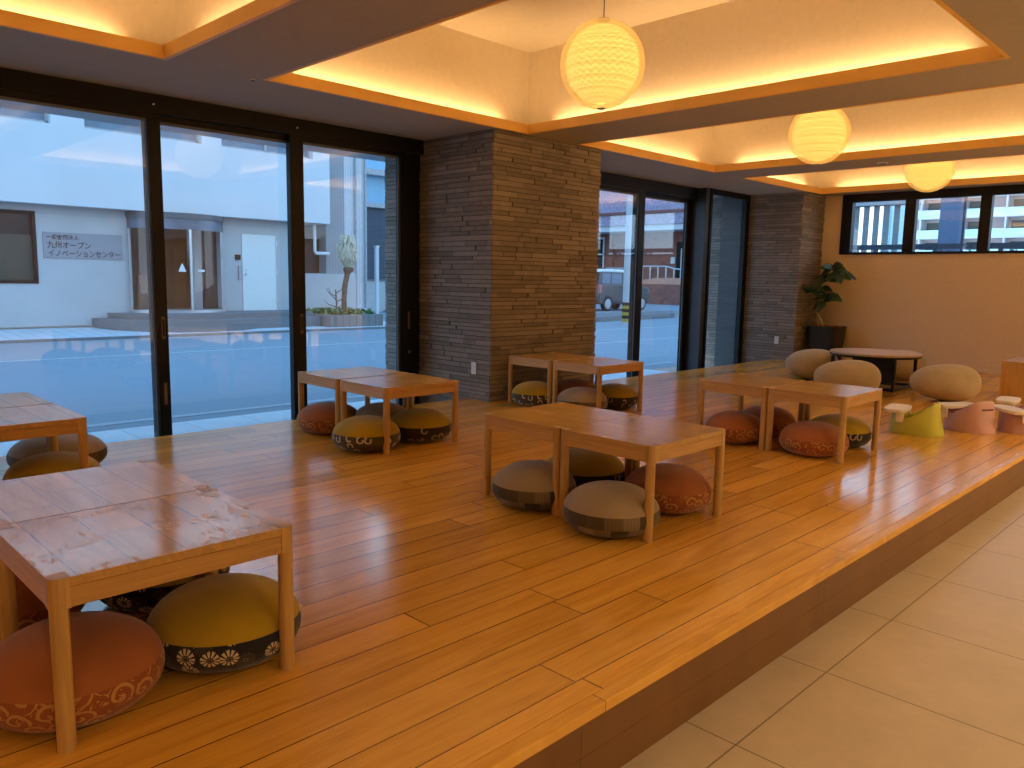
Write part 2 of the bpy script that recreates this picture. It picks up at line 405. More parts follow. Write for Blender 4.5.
# walls
w = MB()
wx0, wx1, wz0, wz1 = -5.19, -1.10, 1.665, 2.58
w.box(-7.2, wx0, YB, YB + .2, ZT, ZC + .4); w.box(wx1, XR, YB, YB + .2, ZT, ZC + .4); w.box(wx0, wx1, YB, YB + .2, ZT, wz0); w.box(wx0, wx1, YB, YB + .2, wz1, ZC + .4)
struct(w.build('wall_back', M['plaster']), 'plain cream wall at the far end below the high windows', 'wall')
struct(MB().box(-5.4, -1.35, YB - .012, YB - .001, 0, .05).build('baseboard_back', M['plaster']), 'low cream skirting along the far wall', 'baseboard')
struct(MB().box(XR, XR + .2, YR, YB + .2, ZT, ZC + .1).build('wall_right', M['plaster']), 'plain cream wall on the aisle side', 'wall')
struct(MB().box(-7.2, XR + .2, YR - .2, YR, ZT, ZC + .9).build('wall_rear', M['plaster']), 'plain cream wall behind the viewpoint', 'wall')
struct(MB().box(-7.3, XR + .2, YR - .2, YB + .2, ZU + .05, ZU + .15).build('roof_slab', M['plaster']), 'roof slab above the coffers', 'roof')
struct(MB().box(-7.3, -7.2, YR - .2, YB + .2, ZC, ZU + .1).build('wall_left', M['plaster']), 'wall above the street side glazing', 'wall')

# ledger-stone pillars: every stone a small block proud of the joint by its own amount
def pillar(idx, x0, x1, y0, y1, faces, label):
    core = MB().box(x0 + .012, x1 - .012, y0 + .012, y1 - .012, ZT, ZC)
    o = core.build('pillar', M['mortar']); struct(o, label, 'pillar')
    m = MB(); z = ZT
    rr = random.Random(idx)
    while z < ZC - .01:
        h = min(rr.choice((.038, .043, .048, .052)), ZC - z)
        for fc in faces:
            lo, hi = (x0, x1) if fc in 'sn' else (y0, y1)
            p = lo - rr.uniform(0, .3)
            while p < hi:
                q = p + rr.uniform(.16, .58); a, b = max(p, lo), min(q, hi)
                if b - a > .012:
                    k = rr.uniform(-.004, .012); e = .003
                    za, zb = z + e, z + h - e
                    if fc == 'e': m.box(x1 - .03, x1 + k, a + e, b - e, za, zb)
                    if fc == 's': m.box(a + e, b - e, y0 - k, y0 + .03, za, zb)
                    if fc == 'w': m.box(x0 - k, x0 + .03, a + e, b - e, za, zb)
                p = q
        z += h
    m.build('stone_cladding', M['stone'], o)
    return o
pillar(3, -7.18, -5.48, 5.22, 6.82, 'ews', 'grey brown split stone pillar between the two glazed openings')
pillar(5, -7.18, -5.48, 11.725, YB - .002, 'es', 'grey brown split stone pillar at the far corner behind the plant')

# ------------------------------------------------------------------ sliding glass doors
def door(n, y0, y1, x, z1, label, left=.05, right=.05, handle=None, pane_z0=-.21, top=.0):
    f = MB()
    f.box(x - .035, x + .035, y0, y0 + left, ZT, z1); f.box(x - .035, x + .035, y1 - right, y1, ZT, z1)
    f.box(x - .034, x + .034, y0 + left, y1 - right, ZT, pane_z0); f.box(x - .034, x + .034, y0 + left, y1 - right, z1 - .05, z1)
    o = f.build('door_%d' % n, M['black'], bevel=.003); struct(o, label, 'glass door')
    MB().box(x - .004, x + .004, y0 + left, y1 - right, pane_z0, z1 - .05).build('glass_pane', M['glass'], o)
    g = MB(); a, b, c, e = y0 + left, y1 - right, pane_z0, z1 - .05
    for (p, q, s, t) in ((a, a + .012, c, e), (b - .012, b, c, e), (a, b, c, c + .012), (a, b, e - .02, e)): g.box(x + .0045, x + .014, p, q, s, t)
    g.build('gasket', M['gasket'], o)
    for yh in ([] if handle is None else [handle]):
        MB().box(x + .0352, x + .04, yh - .014, yh + .014, .75 - .09, .75 + .09).build('recessed_pull', M['brass'], o, bevel=.004)
        MB().box(x + .0401, x + .042, yh - .008, yh + .008, .75 - .07, .75 + .07).build('pull_recess', M['black'], o)
    return o
ZD = 2.44
door(1, .55, 2.57, XG, ZD, 'left sliding glass door facing the research building sign', .06, .095, handle=2.53)
door(2, 2.43 + .045, 3.835, XG - .075, ZD, 'middle sliding glass door facing the curved glass entrance', .095, .06)
door(3, 3.70, 5.0, XG, ZD, 'right sliding glass door beside the stone pillar', .135, .08, handle=3.79)
door(9, -1.6, .62, XG - .075, ZD, 'sliding glass door beyond the left edge of the picture', .06, .06)
MB().box(XG + .0355, XG + .04, 2.515, 2.54, .12, .30).build('flush_bolt', M['brass'], bpy.data.objects['door_1'])
h = MB().box(XG - .13, XG + .04, -1.6, 5.22, ZD, ZC).build('trim_11', M['black']); struct(h, 'black header beam over the left glass doors', 'door header')
for yy in (2.52, 3.77):
    MB().cyl((XG + .041, yy, 2.50), (XG + .055, yy, 2.50), .007, n=12).build('stop_button', M['white_plastic'], h, smooth=True)
j = MB().box(XG - .12, XG + .02, 5.0, 5.13, ZT, ZD)
j.box(XG - .12, XG - .02, 5.13, 5.22, ZT, ZD)
j = j.build('trim_12', M['black'], bevel=.004); struct(j, 'black jamb post between the right glass door and the stone pillar', 'door jamb')
MB().box(XG + .0202, XG + .025, 5.03, 5.055, .66, .84).build('recessed_pull', M['brass'], j, bevel=.003)
MB().cyl((XG + .0202, 5.045, .42), (XG + .03, 5.045, .42), .014, n=12).build('lock_button', M['gasket'], j, smooth=True)
struct(MB().box(XG - .2, XG + .06, -1.6, 5.22, ZT - .02, ZT + .012).build('trim_13', M['blackgrey']), 'floor track under the left glass doors', 'door track')
struct(MB().box(-7.2, XG + .02, YR, -1.6, ZT, ZC).build('wall_left_rear', M['plaster']), 'wall left of the glazing outside the frame', 'wall')
# second opening
door(4, 6.84, 9.10, XG, ZD - .02, 'far sliding glass door through which the grey car shows', .06, .11)
door(5, 9.02, 10.42, XG - .075, ZD - .02, 'far sliding glass door facing the brick building ramp', .20, .12, handle=9.13)
h = MB().box(XG - .13, XG + .04, 6.82, 10.5, ZD - .02, ZC).build('trim_14', M['black']); struct(h, 'black header beam over the far glass doors', 'door header')
struct(MB().box(XG - .2, XG + .06, 6.82, 10.5, ZT - .02, ZT + .012).build('trim_15', M['blackgrey']), 'floor track under the far glass doors', 'door track')
j = MB().box(XG - .12, -6.36, 10.42, 10.53, ZT, ZC).build('trim_16', M['blackgrey'], bevel=.004); struct(j, 'charcoal jamb panel right of the far glass doors', 'door jamb')
MB().box(-6.40, -6.34, 10.53, 10.56, ZT, ZC).build('edge_strip', M['black'], j)
f = MB(); x = -6.38
f.box(x - .03, x + .03, 10.56, 10.60, ZT, 2.50); f.box(x - .03, x + .03, 11.60, 11.722, ZT, 2.50); f.box(x - .03, x + .03, 10.56, 11.722, 2.50, ZC); f.box(x - .03, x + .03, 10.60, 11.60, ZT, -.2)
f = f.build('window_9', M['black']); struct(f, 'tall fixed black framed side light before the far stone pillar', 'window')
MB().box(x - .004, x + .004, 10.60, 11.60, -.2, 2.50).build('glass_pane', M['glass'], f)
struct(MB().box(-6.78, -6.42, 11.60, 11.70, ZT, ZC).build('shutter_box', M['blackgrey'], bevel=.004), 'dark steel shutter guide box standing outside the side light', 'shutter box')

# high back windows
edges = [(-5.03, -4.26), (-4.11, -3.27), (-3.13, -2.29), (-2.15, -1.26)]
f = MB(); zb, zt = 1.70, 2.46
f.box(wx0, wx1, YB - .03, YB + .09, wz0, zb); f.box(wx0, wx1, YB - .03, YB + .09, zt, wz1 - .002)
px = wx0
for a, b in edges + [(wx1, wx1)]:
    f.box(px, a, YB - .03, YB + .09, zb, zt); px = b
f = f.build('window_1', M['black'], bevel=.004); struct(f, 'row of black framed high windows in the far wall', 'window')
for a, b in edges:
    MB().box(a, b, YB + .03, YB + .038, zb, zt).build('glass_pane', M['glass'], f)

# ------------------------------------------------------------------ small fixtures
def outlet(x, y, z, label):
    t = thing('wall_outlet', (x, y - .008, z), label, 'outlet', None)
    MB().box(-.035, .035, -.010, -.002, -.06, .06).build('cover_plate', M['white_plastic'], t, bevel=.003)
    for k in (-.025, .02): MB().box(-.012, .012, -.0115, -.0102, k - .012, k + .016).build('socket', M['white_plastic'], t)
outlet(-5.70, 5.22, .316, 'white wall outlet low on the near stone pillar')
outlet(-5.76, 11.725, .314, 'white wall outlet low on the far stone pillar behind a felt pouf')
def disc(x, y, r, name, label, cat, m):
    t = thing(name, (x, y, ZC), label, cat)
    MB().lathe([(r, -.0005), (r, -.006), (r * .8, -.012)], 24).build('rim', M['white_plastic'], t, smooth=True)
    MB().lathe([(r * .7, -.0122), (r * .6, -.016)], 20).build('lens', m, t, smooth=True)
disc(-3.51, 9.45, .06, 'smoke_detector', 'small round detector on the dark beam between two lanterns', 'smoke detector', M['gasket'])
disc(-5.46, 2.82, .022, 'ceiling_sensor', 'tiny dark sensor at the corner of the second coffer', 'sensor', M['black'])

# ------------------------------------------------------------------ paper lanterns
def lantern_mats():
    t = NT('lantern_paper_shade'); tr = t.n('BsdfTransparent', {'Color': (1, .93, .78, 1)}); tl = t.n('BsdfTranslucent', {'Color': (.95, .75, .42, 1)})
    df = t.n('BsdfDiffuse', {'Color': (.9, .75, .5, 1)})
    mx = t.n('MixShader', {0: .35}); t.L.new(tl.outputs[0], mx.inputs[1]); t.L.new(df.outputs[0], mx.inputs[2])
    m2 = t.n('MixShader', {0: .42}); em = t.n('Emission', {'Color': (1.0, .56, .17, 1), 'Strength': .20}); ad = t.n('AddShader')
    t.L.new(mx.outputs[0], ad.inputs[0]); t.L.new(em.outputs[0], ad.inputs[1])
    t.L.new(tr.outputs[0], m2.inputs[1]); t.L.new(ad.outputs[0], m2.inputs[2])
    t.L.new(m2.outputs[0], t.out.inputs[0]); t.N.remove(t.b); outer = t.m
    t = NT('lantern_paper_inner'); o = t.sep(t.coord('UV'))
    band = t.M('FRACT', t.M('MULTIPLY', o[1], 9.0)); line = t.M('LESS_THAN', band, .13)
    zig = t.M('ABSOLUTE', t.M('SUBTRACT', t.M('FRACT', t.M('MULTIPLY', o[0], 26.0)), .5))
    tri = t.M('FRACT', t.M('ADD', t.M('MULTIPLY', o[1], 18.0), t.M('MULTIPLY', zig, 1.3)))
    mark = t.M('LESS_THAN', tri, .32)
    s = t.M('SUBTRACT', 1.0, t.M('ADD', t.M('MULTIPLY', line, .35), t.M('MULTIPLY', mark, .5)))
    cc = t.mix(mark, (1.0, .80, .24), (1.0, .62, .12))
    t.base((.8, .6, .3)); t.put(t.b.inputs['Emission Color'], cc); t.put(t.b.inputs['Emission Strength'], t.M('MULTIPLY', s, LANT))
    return outer, t.m
LANT = .56
M['lan_out'], M['lan_in'] = lantern_mats()
def make_lantern(loc, label):
    t = thing('paper_lantern', loc, label, 'pendant lamp', 'paper globe lanterns over the deck'); R = .283
    def globe(R, sz, n, uv=False, rib=0.0, lim=.42):
        prof = []
        for i in range(n + 1):
            a = -lim * PI + (2 * lim * PI) * i / n
            a = max(-PI / 2, min(PI / 2, a * .5 / .5))
            prof.append(((R + rib * math.sin(i * PI)) * math.cos(a), R * sz * math.sin(a)))
        return MB().lathe(prof, 48, cap=False, uv=uv)
    globe(R, 1.01, 36, lim=.47).build('paper_shade', M['lan_out'], t, smooth=True, angle=180)
    globe(R * .87, 1.03, 30, uv=True, lim=.46).build('inner_shade', M['lan_in'], t, smooth=True, angle=180)
    m = MB()
    for k in range(-4, 5):
        z = k * R * .22; rr = math.sqrt(max(.001, R * R - (z / 1.01) ** 2)) + .0008
        ring = [(rr * math.cos(2 * PI * i / 48), rr * math.sin(2 * PI * i / 48), z) for i in range(49)]
        m.tube(ring, .0011, 4)
    m.build('hoop', M['lan_out'], t)
    MB().lathe([(.001, R * .995), (.05, R * .995), (.05, R * 1.015), (.001, R * 1.025)], 24).build('top_cap', M['gasket'], t, smooth=True)
    MB().lathe([(.001, -R * 1.02), (.03, -R * 1.015), (.03, -R * 1.005), (.001, -R * 1.0)], 24).build('bottom_cap', M['gasket'], t, smooth=True)
    MB().cyl((0, 0, R * 1.02), (0, 0, ZU - loc[2] - .001), .0035, n=8).build('cord', M['blackgrey'], t, smooth=True)
    MB().lathe([(.05, ZU - loc[2] - .03), (.055, ZU - loc[2] - .002)], 20).build('ceiling_rose', M['white_plastic'], t, smooth=True)
    return t
make_lantern((-3.48, 4.315, 2.635), 'large nearest white paper globe lantern hanging before the stone pillar')
make_lantern((-3.46, 7.647, 2.64), 'middle paper globe lantern hanging between the other two')
make_lantern((-3.39, 10.65, 2.635), 'farthest paper globe lantern hanging in front of the high windows')

# ------------------------------------------------------------------ low tables
TX, TY, TH = .565, .66, .455
def make_table():
    t = thing('low_table', (0, 0, 0), 'x', 'table', 'low oak tables on the deck')
    hx, hy = TX / 2, TY / 2; s = .046
    pts = [(-hx + s, -hy), (hx - s, -hy), (hx - s, -hy + s), (hx, -hy + s), (hx, hy - s), (hx - s, hy - s), (hx - s, hy), (-hx + s, hy), (-hx + s, hy - s), (-hx, hy - s), (-hx, -hy + s), (-hx + s, -hy + s)]
    MB().prism(pts, TH - .024, TH).build('table_top', M['top'], t, bevel=.0012, seg=1)
    tt = [c for c in kids(t)][0]; tt.data.materials.append(M['oak_apron'])
    for p in tt.data.polygons:
        if abs(p.normal.z) < .5: p.material_index = 1
    za, zb = TH - .078, TH - .0255
    for sy in (-1, 1): MB().box(-hx + s, hx - s, sy * (hy - .002) - .018 * (sy > 0), sy * (hy - .002) + .018 * (sy < 0), za, zb).build('apron', M['oak_apron'], t, bevel=.001, seg=1)
    for sx in (-1, 1): MB().box(sx * (hx - .002) - .018 * (sx > 0), sx * (hx - .002) + .018 * (sx < 0), -hy + s, hy - s, za, zb).build('apron', M['oak_apron_y'], t, bevel=.001, seg=1)
    for sx in (-1, 1):
        for sy in (-1, 1):
            m = MB(); cx, cy = sx * (hx - s / 2), sy * (hy - s / 2)
            r = s / 2
            # square inner corner, quarter-round outer corner
            head = [(cx - sx * r, cy - sy * r), (cx + sx * r, cy - sy * r)]
            for k in range(9):
                a = k / 8 * PI / 2; rr = .026
                head.append((cx + sx * (r - rr + rr * math.cos(a)), cy + sy * (r - rr + rr * math.sin(a))))
            head.append((cx - sx * r, cy + sy * r))
            m.prism(head, za - .001, TH + .0006)
            low = []
            for k in range(20):
                a = 2 * PI * k / 20; low.append((cx + r * .97 * math.cos(a), cy + r * .97 * math.sin(a)))
            b = MB(); m.grid([[(p[0], p[1], 0.0) for p in low], [(p[0], p[1], za) for p in low]], close=True, cap=True)
            m.build('leg', M['oak'], t, smooth=True, angle=35)
    return t
tb0 = make_table()
tables = [
 (-2.06, .505, 'low oak table nearest the camera with scuffed cracked top'),
 (-2.63, .505, 'low oak table butted behind the nearest scuffed table'),
 (-4.335, .625, 'low oak table at the left edge, half nearest the camera'),
 (-4.915, .625, 'low oak table at the left edge, half beside the glass door'),
 (-4.265, 3.10, 'low oak table left of the stone pillar, half farther from the glass'),
 (-4.855, 3.10, 'low oak table left of the stone pillar, half touching the glass door mullion'),
 (-2.00, 2.93, 'low oak table in the middle of the deck, right hand half'),
 (-2.57, 2.93, 'low oak table in the middle of the deck, left hand half'),
 (-4.245, 5.37, 'low oak table in front of the stone pillar, half reaching past it'),
 (-4.83, 5.37, 'low oak table in front of the stone pillar, half close against it'),
 (-2.065, 5.255, 'low oak table nearest the baby seats with bluish sheen on top'),
 (-2.635, 5.255, 'low oak table left of the one nearest the baby seats'),
]
for i, (x1, y0, lab) in enumerate(tables):
    o = tb0 if i == 0 else copy_tree(tb0)
    o.location = (x1 - TX / 2, y0 + TY / 2, .0004); o['label'] = lab
tp = [c for c in kids(tb0) if c.name.startswith('table_top')][0]
tp.data = tp.data.copy(); tp.data.materials[0] = M['top_worn']

# ------------------------------------------------------------------ round floor cushions
CD, CH = .47, .228
def cushion_prof(t0, t1, n, R=.235, H=CH):
    out = []; ze = .40 * H
    for i in range(n + 1):
        a = t0 + (t1 - t0) * i / n
        c, s_ = abs(math.cos(a)), math.sin(a)
        if s_ > 0: out.append((R * c ** .86, ze + (H - ze) * s_ ** .95))
        else: out.append((R * c ** .48, ze - ze * abs(s_) ** 1.05))
    return out
T0, T1 = math.radians(-50), math.radians(13)
def make_cushion(kind, top, band, base):
    t = thing('floor_cushion', (0, 0, 0), 'x', 'cushion', 'round floor cushions under the low tables')
    MB().lathe(cushion_prof(T1, PI / 2 * .985, 14), 40, uv=True, cap=True).build('top_cover', top, t, smooth=True, angle=60)
    MB().lathe(cushion_prof(T0, T1, 8), 40, cap=False, uv=True).build('patterned_band', band, t, smooth=True, angle=60)
    MB().lathe(cushion_prof(-PI / 2 * .96, T0, 6), 40, uv=True, cap=True).build('base_cover', base, t, smooth=True, angle=60)
    return t
CK = {}
cushions = [
 ('rust', -2.31, 0.612, 1.0, 'rust cushion with gold scrolls beside the nearest front table leg'),
 ('daisy', -2.315, 1.055, 1.0, 'mustard cushion with navy daisy band under the nearest table'),
 ('daisy', -2.88, 1.08, 1.0, 'daisy print cushion mostly hidden behind the nearest mustard cushion'),
 ('rust', -2.95, .60, 1.0, 'dark rust cushion in shade under the table behind the nearest one'),
 ('taupe', -5.25, 1.38, 1.14, 'large taupe cushion under the left edge table beside the glass door'),
 ('ring', -4.625, 1.19, 1.0, 'mustard cushion whose top shows just past the nearest table pair'),
 ('rust', -5.21, 3.25, 1.03, 'rust cushion by the glass door mullion left of the pillar'),
 ('taupe', -4.93, 3.55, 0.95, 'taupe cushion at the back under the table left of the pillar'),
 ('ring', -4.52, 3.12, 1.01, 'mustard ring print cushion in front under the table left of the pillar'),
 ('ringd', -4.53, 3.6, 1.0, 'mustard cushion on the right under the table left of the pillar'),
 ('taupe', -2.8, 3.005, 0.97, 'taupe patchwork cushion on the left under the middle table pair'),
 ('taupe', -2.25, 2.965, 1.0, 'taupe patchwork cushion in front under the middle table pair'),
 ('rust', -2.28, 3.49, 0.98, 'rust cushion on the right under the middle table pair'),
 ('ringd', -2.83, 3.47, 1.0, 'mustard cushion with dark ring print behind the middle taupe pair'),
 ('ring', -5.09, 5.44, .94, 'mustard ring print cushion beside the stone pillar base'),
 ('rust', -4.96, 5.88, .94, 'rust cushion behind in the shade by the stone pillar'),
 ('taupe', -4.53, 5.48, 1.0, 'taupe cushion in front under the pillar side table pair'),
 ('ringd', -4.5, 5.93, 0.92, 'mustard cushion on the right under the pillar side table pair'),
 ('rust', -2.94, 5.39, 0.93, 'rust cushion on the left under the table nearest the baby seats'),
 ('rust', -2.91, 5.84, 0.95, 'shadowed dark rust cushion between rust cushions by the baby seats'),
 ('rust', -2.34, 5.42, 1.0, 'rust cushion in front under the table nearest the baby seats'),
 ('ringd', -2.35, 5.87, 0.98, 'mustard cushion on the right under the table nearest the baby seats'),
]
KM = {'rust': ('rust', 'scroll', 'rust'), 'daisy': ('mustard', 'navy', 'tan'), 'taupe': ('taupe', 'patch', 'taupe'), 'ring': ('mustard', 'rings_grey', 'tan'), 'ringd': ('mustard', 'rings_dark', 'tan')}
CUSH = []
for i, (k, x, y, s, lab) in enumerate(cushions):
    if k not in CK: CK[k] = make_cushion(k, *[M[q] for q in KM[k]]); o = CK[k]
    else: o = copy_tree(CK[k])
    o.location = (x, y, .0005); o.scale = (s, s, 1.0 if s < 1.06 else .95); o.rotation_euler[2] = random.uniform(0, 6.28); o['label'] = lab
    CUSH.append(o)

# ------------------------------------------------------------------ felt stone poufs, round table
def make_pouf(seed):
    rr = random.Random(seed); rows = []; n = 40; m = 20
    ph = rr.uniform(0, 6)
    for i in range(m + 1):
        a = -PI / 2 + PI * i / m; row = []
        for k in range(n):
            b = 2 * PI * k / n
            ca, sa = math.cos(a), math.sin(a)
            R = (abs(ca) ** .82)
            x = .36 * R * math.cos(b) * (1 - .12 * math.cos(b)); y = .29 * R * math.sin(b)
            z = .195 + .195 * math.copysign(abs(sa) ** .9, sa) * (1 + .10 * math.cos(b) * ca)
            w_ = .012 * math.sin(2 * b + ph) * ca
            row.append((x + w_, y + w_, max(0.0, z)))
        rows.append(row)
    return MB().grid(rows, close=True, cap=True)
for x, y, rz, s, lab in ((-4.27, 9.75, .9, .91, 'beige felt stone pouf left of the round table'), (-3.385, 8.675, .72, .97, 'beige felt stone pouf in front of the round table'),
                         (-2.535, 9.13, .55, .94, 'beige felt stone pouf right of the round table, fully visible'), (-3.52, 10.66, .75, .95, 'beige felt stone pouf in shade behind the round table')):
    o = make_pouf(int(x * 100)).build('felt_pouf', M['felt'], None, smooth=True, angle=180)
    o.location = (x, y, .0005); o.rotation_euler[2] = rz; o.scale = (s, s, .98); tag(o, lab, 'pouf', 'felt stone poufs around the round table')
rt = thing('round_table', (-3.5, 9.65, .0005), 'round wooden table with dark steel legs among felt poufs', 'table')
MB().lathe([(.50, .392), (.50, .412), (.495, .415)], 64).build('table_top', M['roundwood'], rt, smooth=True, angle=30)
MB().lathe([(.497, .368), (.502, .391)], 64).build('edge_band', M['darkmetal'], rt, smooth=True, angle=30)
for sx in (-1, 1):
    for sy in (-1, 1): MB().box(sx * .35 - .016, sx * .35 + .016, sy * .35 - .016, sy * .35 + .016, 0, .367).build('leg', M['darkmetal'], rt)
for sx in (-1, 1):
    MB().box(sx * .35 - .015, sx * .35 + .015, -.334, .334, .005, .035).build('floor_rail', M['darkmetal'], rt)
    MB().box(-.334, .334, sx * .35 - .015, sx * .35 + .015, .005, .035).build('floor_rail', M['darkmetal'], rt)
MB().box(-.25, .25, -.015, .015, .036, .366).build('shade_panel', M['darkmetal'], rt)  # dark panel added where the pouf behind sits in the table's shade

# ------------------------------------------------------------------ baby seats
M['lime'] = plain('lime_plastic', (.56, .57, .08), .4, var=.04); M['mauve'] = plain('mauve_plastic', (.58, .34, .355), .42, var=.04)
M['cream'] = plain('cream_plastic', (.80, .70, .58), .4, var=.03); M['mauve_dark'] = plain('mauve_recess', (.24, .10, .11), .6)
def make_seat(loc, rz, mat, label, slot=False):
    t = thing('baby_seat', loc, label, 'baby seat', 'plastic baby floor seats with trays', rz)
    n = 56; a0, b0 = .205, .165
    def ring(k, z_fn, pw=2.3):
        out = []
        for i in range(n):
            p = 2 * PI * i / n; c, s_ = math.cos(p), math.sin(p)
            out.append(((k - (.12 if .62 < k < .97 and c > 0 else 0) * max(0, c)) * a0 * math.copysign(abs(c) ** (2 / pw), c), k * b0 * math.copysign(abs(s_) ** (2 / pw), s_), z_fn(c) if z_fn(.3) < .1 else z_fn(c) * (1 - .32 * max(0, c) ** .5 * abs(s_) ** 2.8)))
        return out
    def rim(c):   # c = -1 front, +1 back
        u = (c + 1) / 2
        sm = max(0, min(1, (u - .40) / .40)); sm = sm * sm * (3 - 2 * sm)
        return .168 - .030 * math.sin(min(1, u / .6) * PI) + .105 * sm - .004 * max(0, (u - .86) / .14) ** 2
    rows = [ring(1.0, lambda c: 0.0), ring(1.0, lambda c: .012), ring(.965, lambda c: rim(c) * .5), ring(.905, lambda c: rim(c) - .016), ring(.885, lambda c: rim(c) - .004), ring(.86, lambda c: rim(c)), ring(.82, lambda c: rim(c) - .003),
            ring(.79, lambda c: rim(c) - .018), ring(.72, lambda c: .5 * rim(c) + .02), ring(.60, lambda c: .068), ring(.3, lambda c: .064)]
    MB().grid(rows, close=True, cap=True).build('shell', mat, t, smooth=True, angle=50)
    tr = MB(); pts = []
    for i in range(40):
        p = 2 * PI * i / 40; c, s_ = math.cos(p), math.sin(p)
        pts.append((-.150 + .09 * math.copysign(abs(c) ** .5, c), .19 * math.copysign(abs(s_) ** .5, s_)))
    tr.prism(pts, .172, .201)
    tray = tr.build('tray', M['cream'], t, bevel=.008, seg=3)
    for sy in (-1, 1): MB().box(-.135, -.075, sy * .166 - .007, sy * .166 + .007, .098, .1725).build('tray_clip', M['cream'], tray, bevel=.006)
    if slot:
        MB().box(.155, .1735, -.055, .055, .190, .206).build('handle_slot', M['mauve_dark'], t, bevel=.003)
    return t
make_seat((-2.12, 6.88, .0005), .16, M['lime'], 'lime green baby seat with white tray beside the low table')
make_seat((-1.86, 7.375, .0005), -.50, M['mauve'], 'mauve baby seat next to the lime one, backrest slot facing out', True)
make_seat((-1.51, 7.66, .0005), .75, M['mauve'], 'mauve baby seat cut by the right edge, cream tray facing left')
make_seat((-1.62, 8.20, .0005), .1, M['mauve'], 'farthest baby seat at the right edge, only its cream tray visible')

# box bench at right
bx = thing('plywood_bench', (-1.77, 9.88, .0005), 'plywood box bench at the right edge behind the baby seats', 'bench')
m = MB(); m.box(-.38, .38, -.36, -.342, 0, .405); m.box(-.38, .38, .342, .36, 0, .405); m.box(-.38, -.362, -.342, .342, 0, .405); m.box(.362, .38, -.342, .342, 0, .405)
m.build('side_panels', M['ply'], bx); MB().box(-.385, .385, -.365, .365, .4055, .43).build('seat_board', M['ply'], bx, bevel=.002)

# ------------------------------------------------------------------ potted plant
pp = thing('potted_plant', (-5.165, 12.16, .0005), 'leafy plant with a bent pale stem in a black pot at the far corner', 'plant')
M['pot'] = plain('black_pot', (.018, .016, .017), .5); M['soil'] = plain('bark_chips', (.30, .13, .05), .9, var=.5, scale=40); M['stem'] = plain('pale_bark', (.48, .38, .24), .8, var=.2, scale=30)
def leafmat(name, c):
    t = NT(name); v = t.coord(); t.base(t.ramp(t.noise(v, 9, 3), [(.3, tuple(x * .7 for x in c)), (.7, tuple(x * 1.25 for x in c))])); t.rough(.42); return t.m
M['leaf'] = leafmat('dark_leaf', (.05, .095, .03))
M_ = MB()
def sq(h, z, r=.35):
    out = []
    for i in range(32):
        p = 2 * PI * i / 32; c, s_ = math.cos(p), math.sin(p); out.append((h * math.copysign(abs(c) ** r, c), h * math.copysign(abs(s_) ** r, s_), z))
    return out
MB().grid([sq(.195, 0), sq(.238, .53), sq(.246, .555), sq(.225, .555), sq(.215, .50)], close=True, cap=True).build('pot', M['pot'], pp, smooth=True, angle=40)
sm = MB(); sm.grid([sq(.213, .50), sq(.195, .53), sq(.1, .545)], close=True, cap=True)
for k in range(40):
    a, b = random.uniform(-.18, .18), random.uniform(-.18, .18); s_ = random.uniform(.012, .025); sm.box(a - s_, a + s_, b - s_, b + s_, .525, .548 + s_ * .5)
sm.build('bark_chips', M['soil'], pp)
def L(u, v, dy=0.0):   # plant-local point from plan x / height
    return (u + 5.165, dy, v)
stem = [L(-5.22, .53), L(-5.26, .62), L(-5.34, .74), L(-5.385, .87), L(-5.37, .98), L(-5.33, 1.08, -.03), L(-5.27, 1.18, -.05), L(-5.20, 1.30, -.05), L(-5.15, 1.42, -.04)]
MB().tube(stem, [.017, .016, .015, .014, .014, .013, .011, .009, .006], 10).build('stem', M['stem'], pp, smooth=True)
br = MB(); br.tube([stem[5], L(-5.22, 1.10, -.1), L(-5.12, 1.02, -.12)], [.009, .007, .004], 8); br.tube([stem[7], L(-5.06, 1.36, -.1), L(-4.93, 1.34, -.14)], [.008, .006, .004], 8)
br.tube([stem[4], L(-5.40, 1.06, -.14), L(-5.42, 1.13, -.2)], [.008, .006, .004], 8)
br.build('branch', M['stem'], pp, smooth=True)
def leaf(base, tip, wd, droop=.15, nrm=(0, -1, .4)):
    b, tpt = Vector(base), Vector(tip); d = tpt - b; ln = d.length; d.normalize()
    side = d.cross(Vector(nrm).normalized()); side.normalize(); up = side.cross(d)
    mb = MB(); rows = []
    for i in range(9):
        u = i / 8; wv = wd * (math.sin(PI * min(1, u * .96 + .02) ** .8)) ** .8
        c = b + d * (ln * u) - Vector((0, 0, 1)) * droop * ln * u * u
        rows.append([c - side * wv + up * wv * .35, c - side * wv * .5 + up * .1 * wv, c, c + side * wv * .5 + up * .1 * wv, c + side * wv + up * wv * .35])
    rows2 = [[p - up * .0015 for p in r_] for r_ in rows]
    ringrows = [r_ + r2[::-1] for r_, r2 in zip(rows, rows2)]
    return mb.grid(ringrows, close=True, cap=True)
rl = random.Random(11)
cl_ = [(L(-5.13, 1.43, -.04), 10), (L(-4.97, 1.35, -.13), 9), (L(-5.20, 1.28, -.06), 6), (L(-5.14, 1.00, -.11), 8), (L(-5.20, .93, -.12), 4), (L(-5.30, 1.10, -.04), 5), (L(-5.40, 1.12, -.19), 6)]
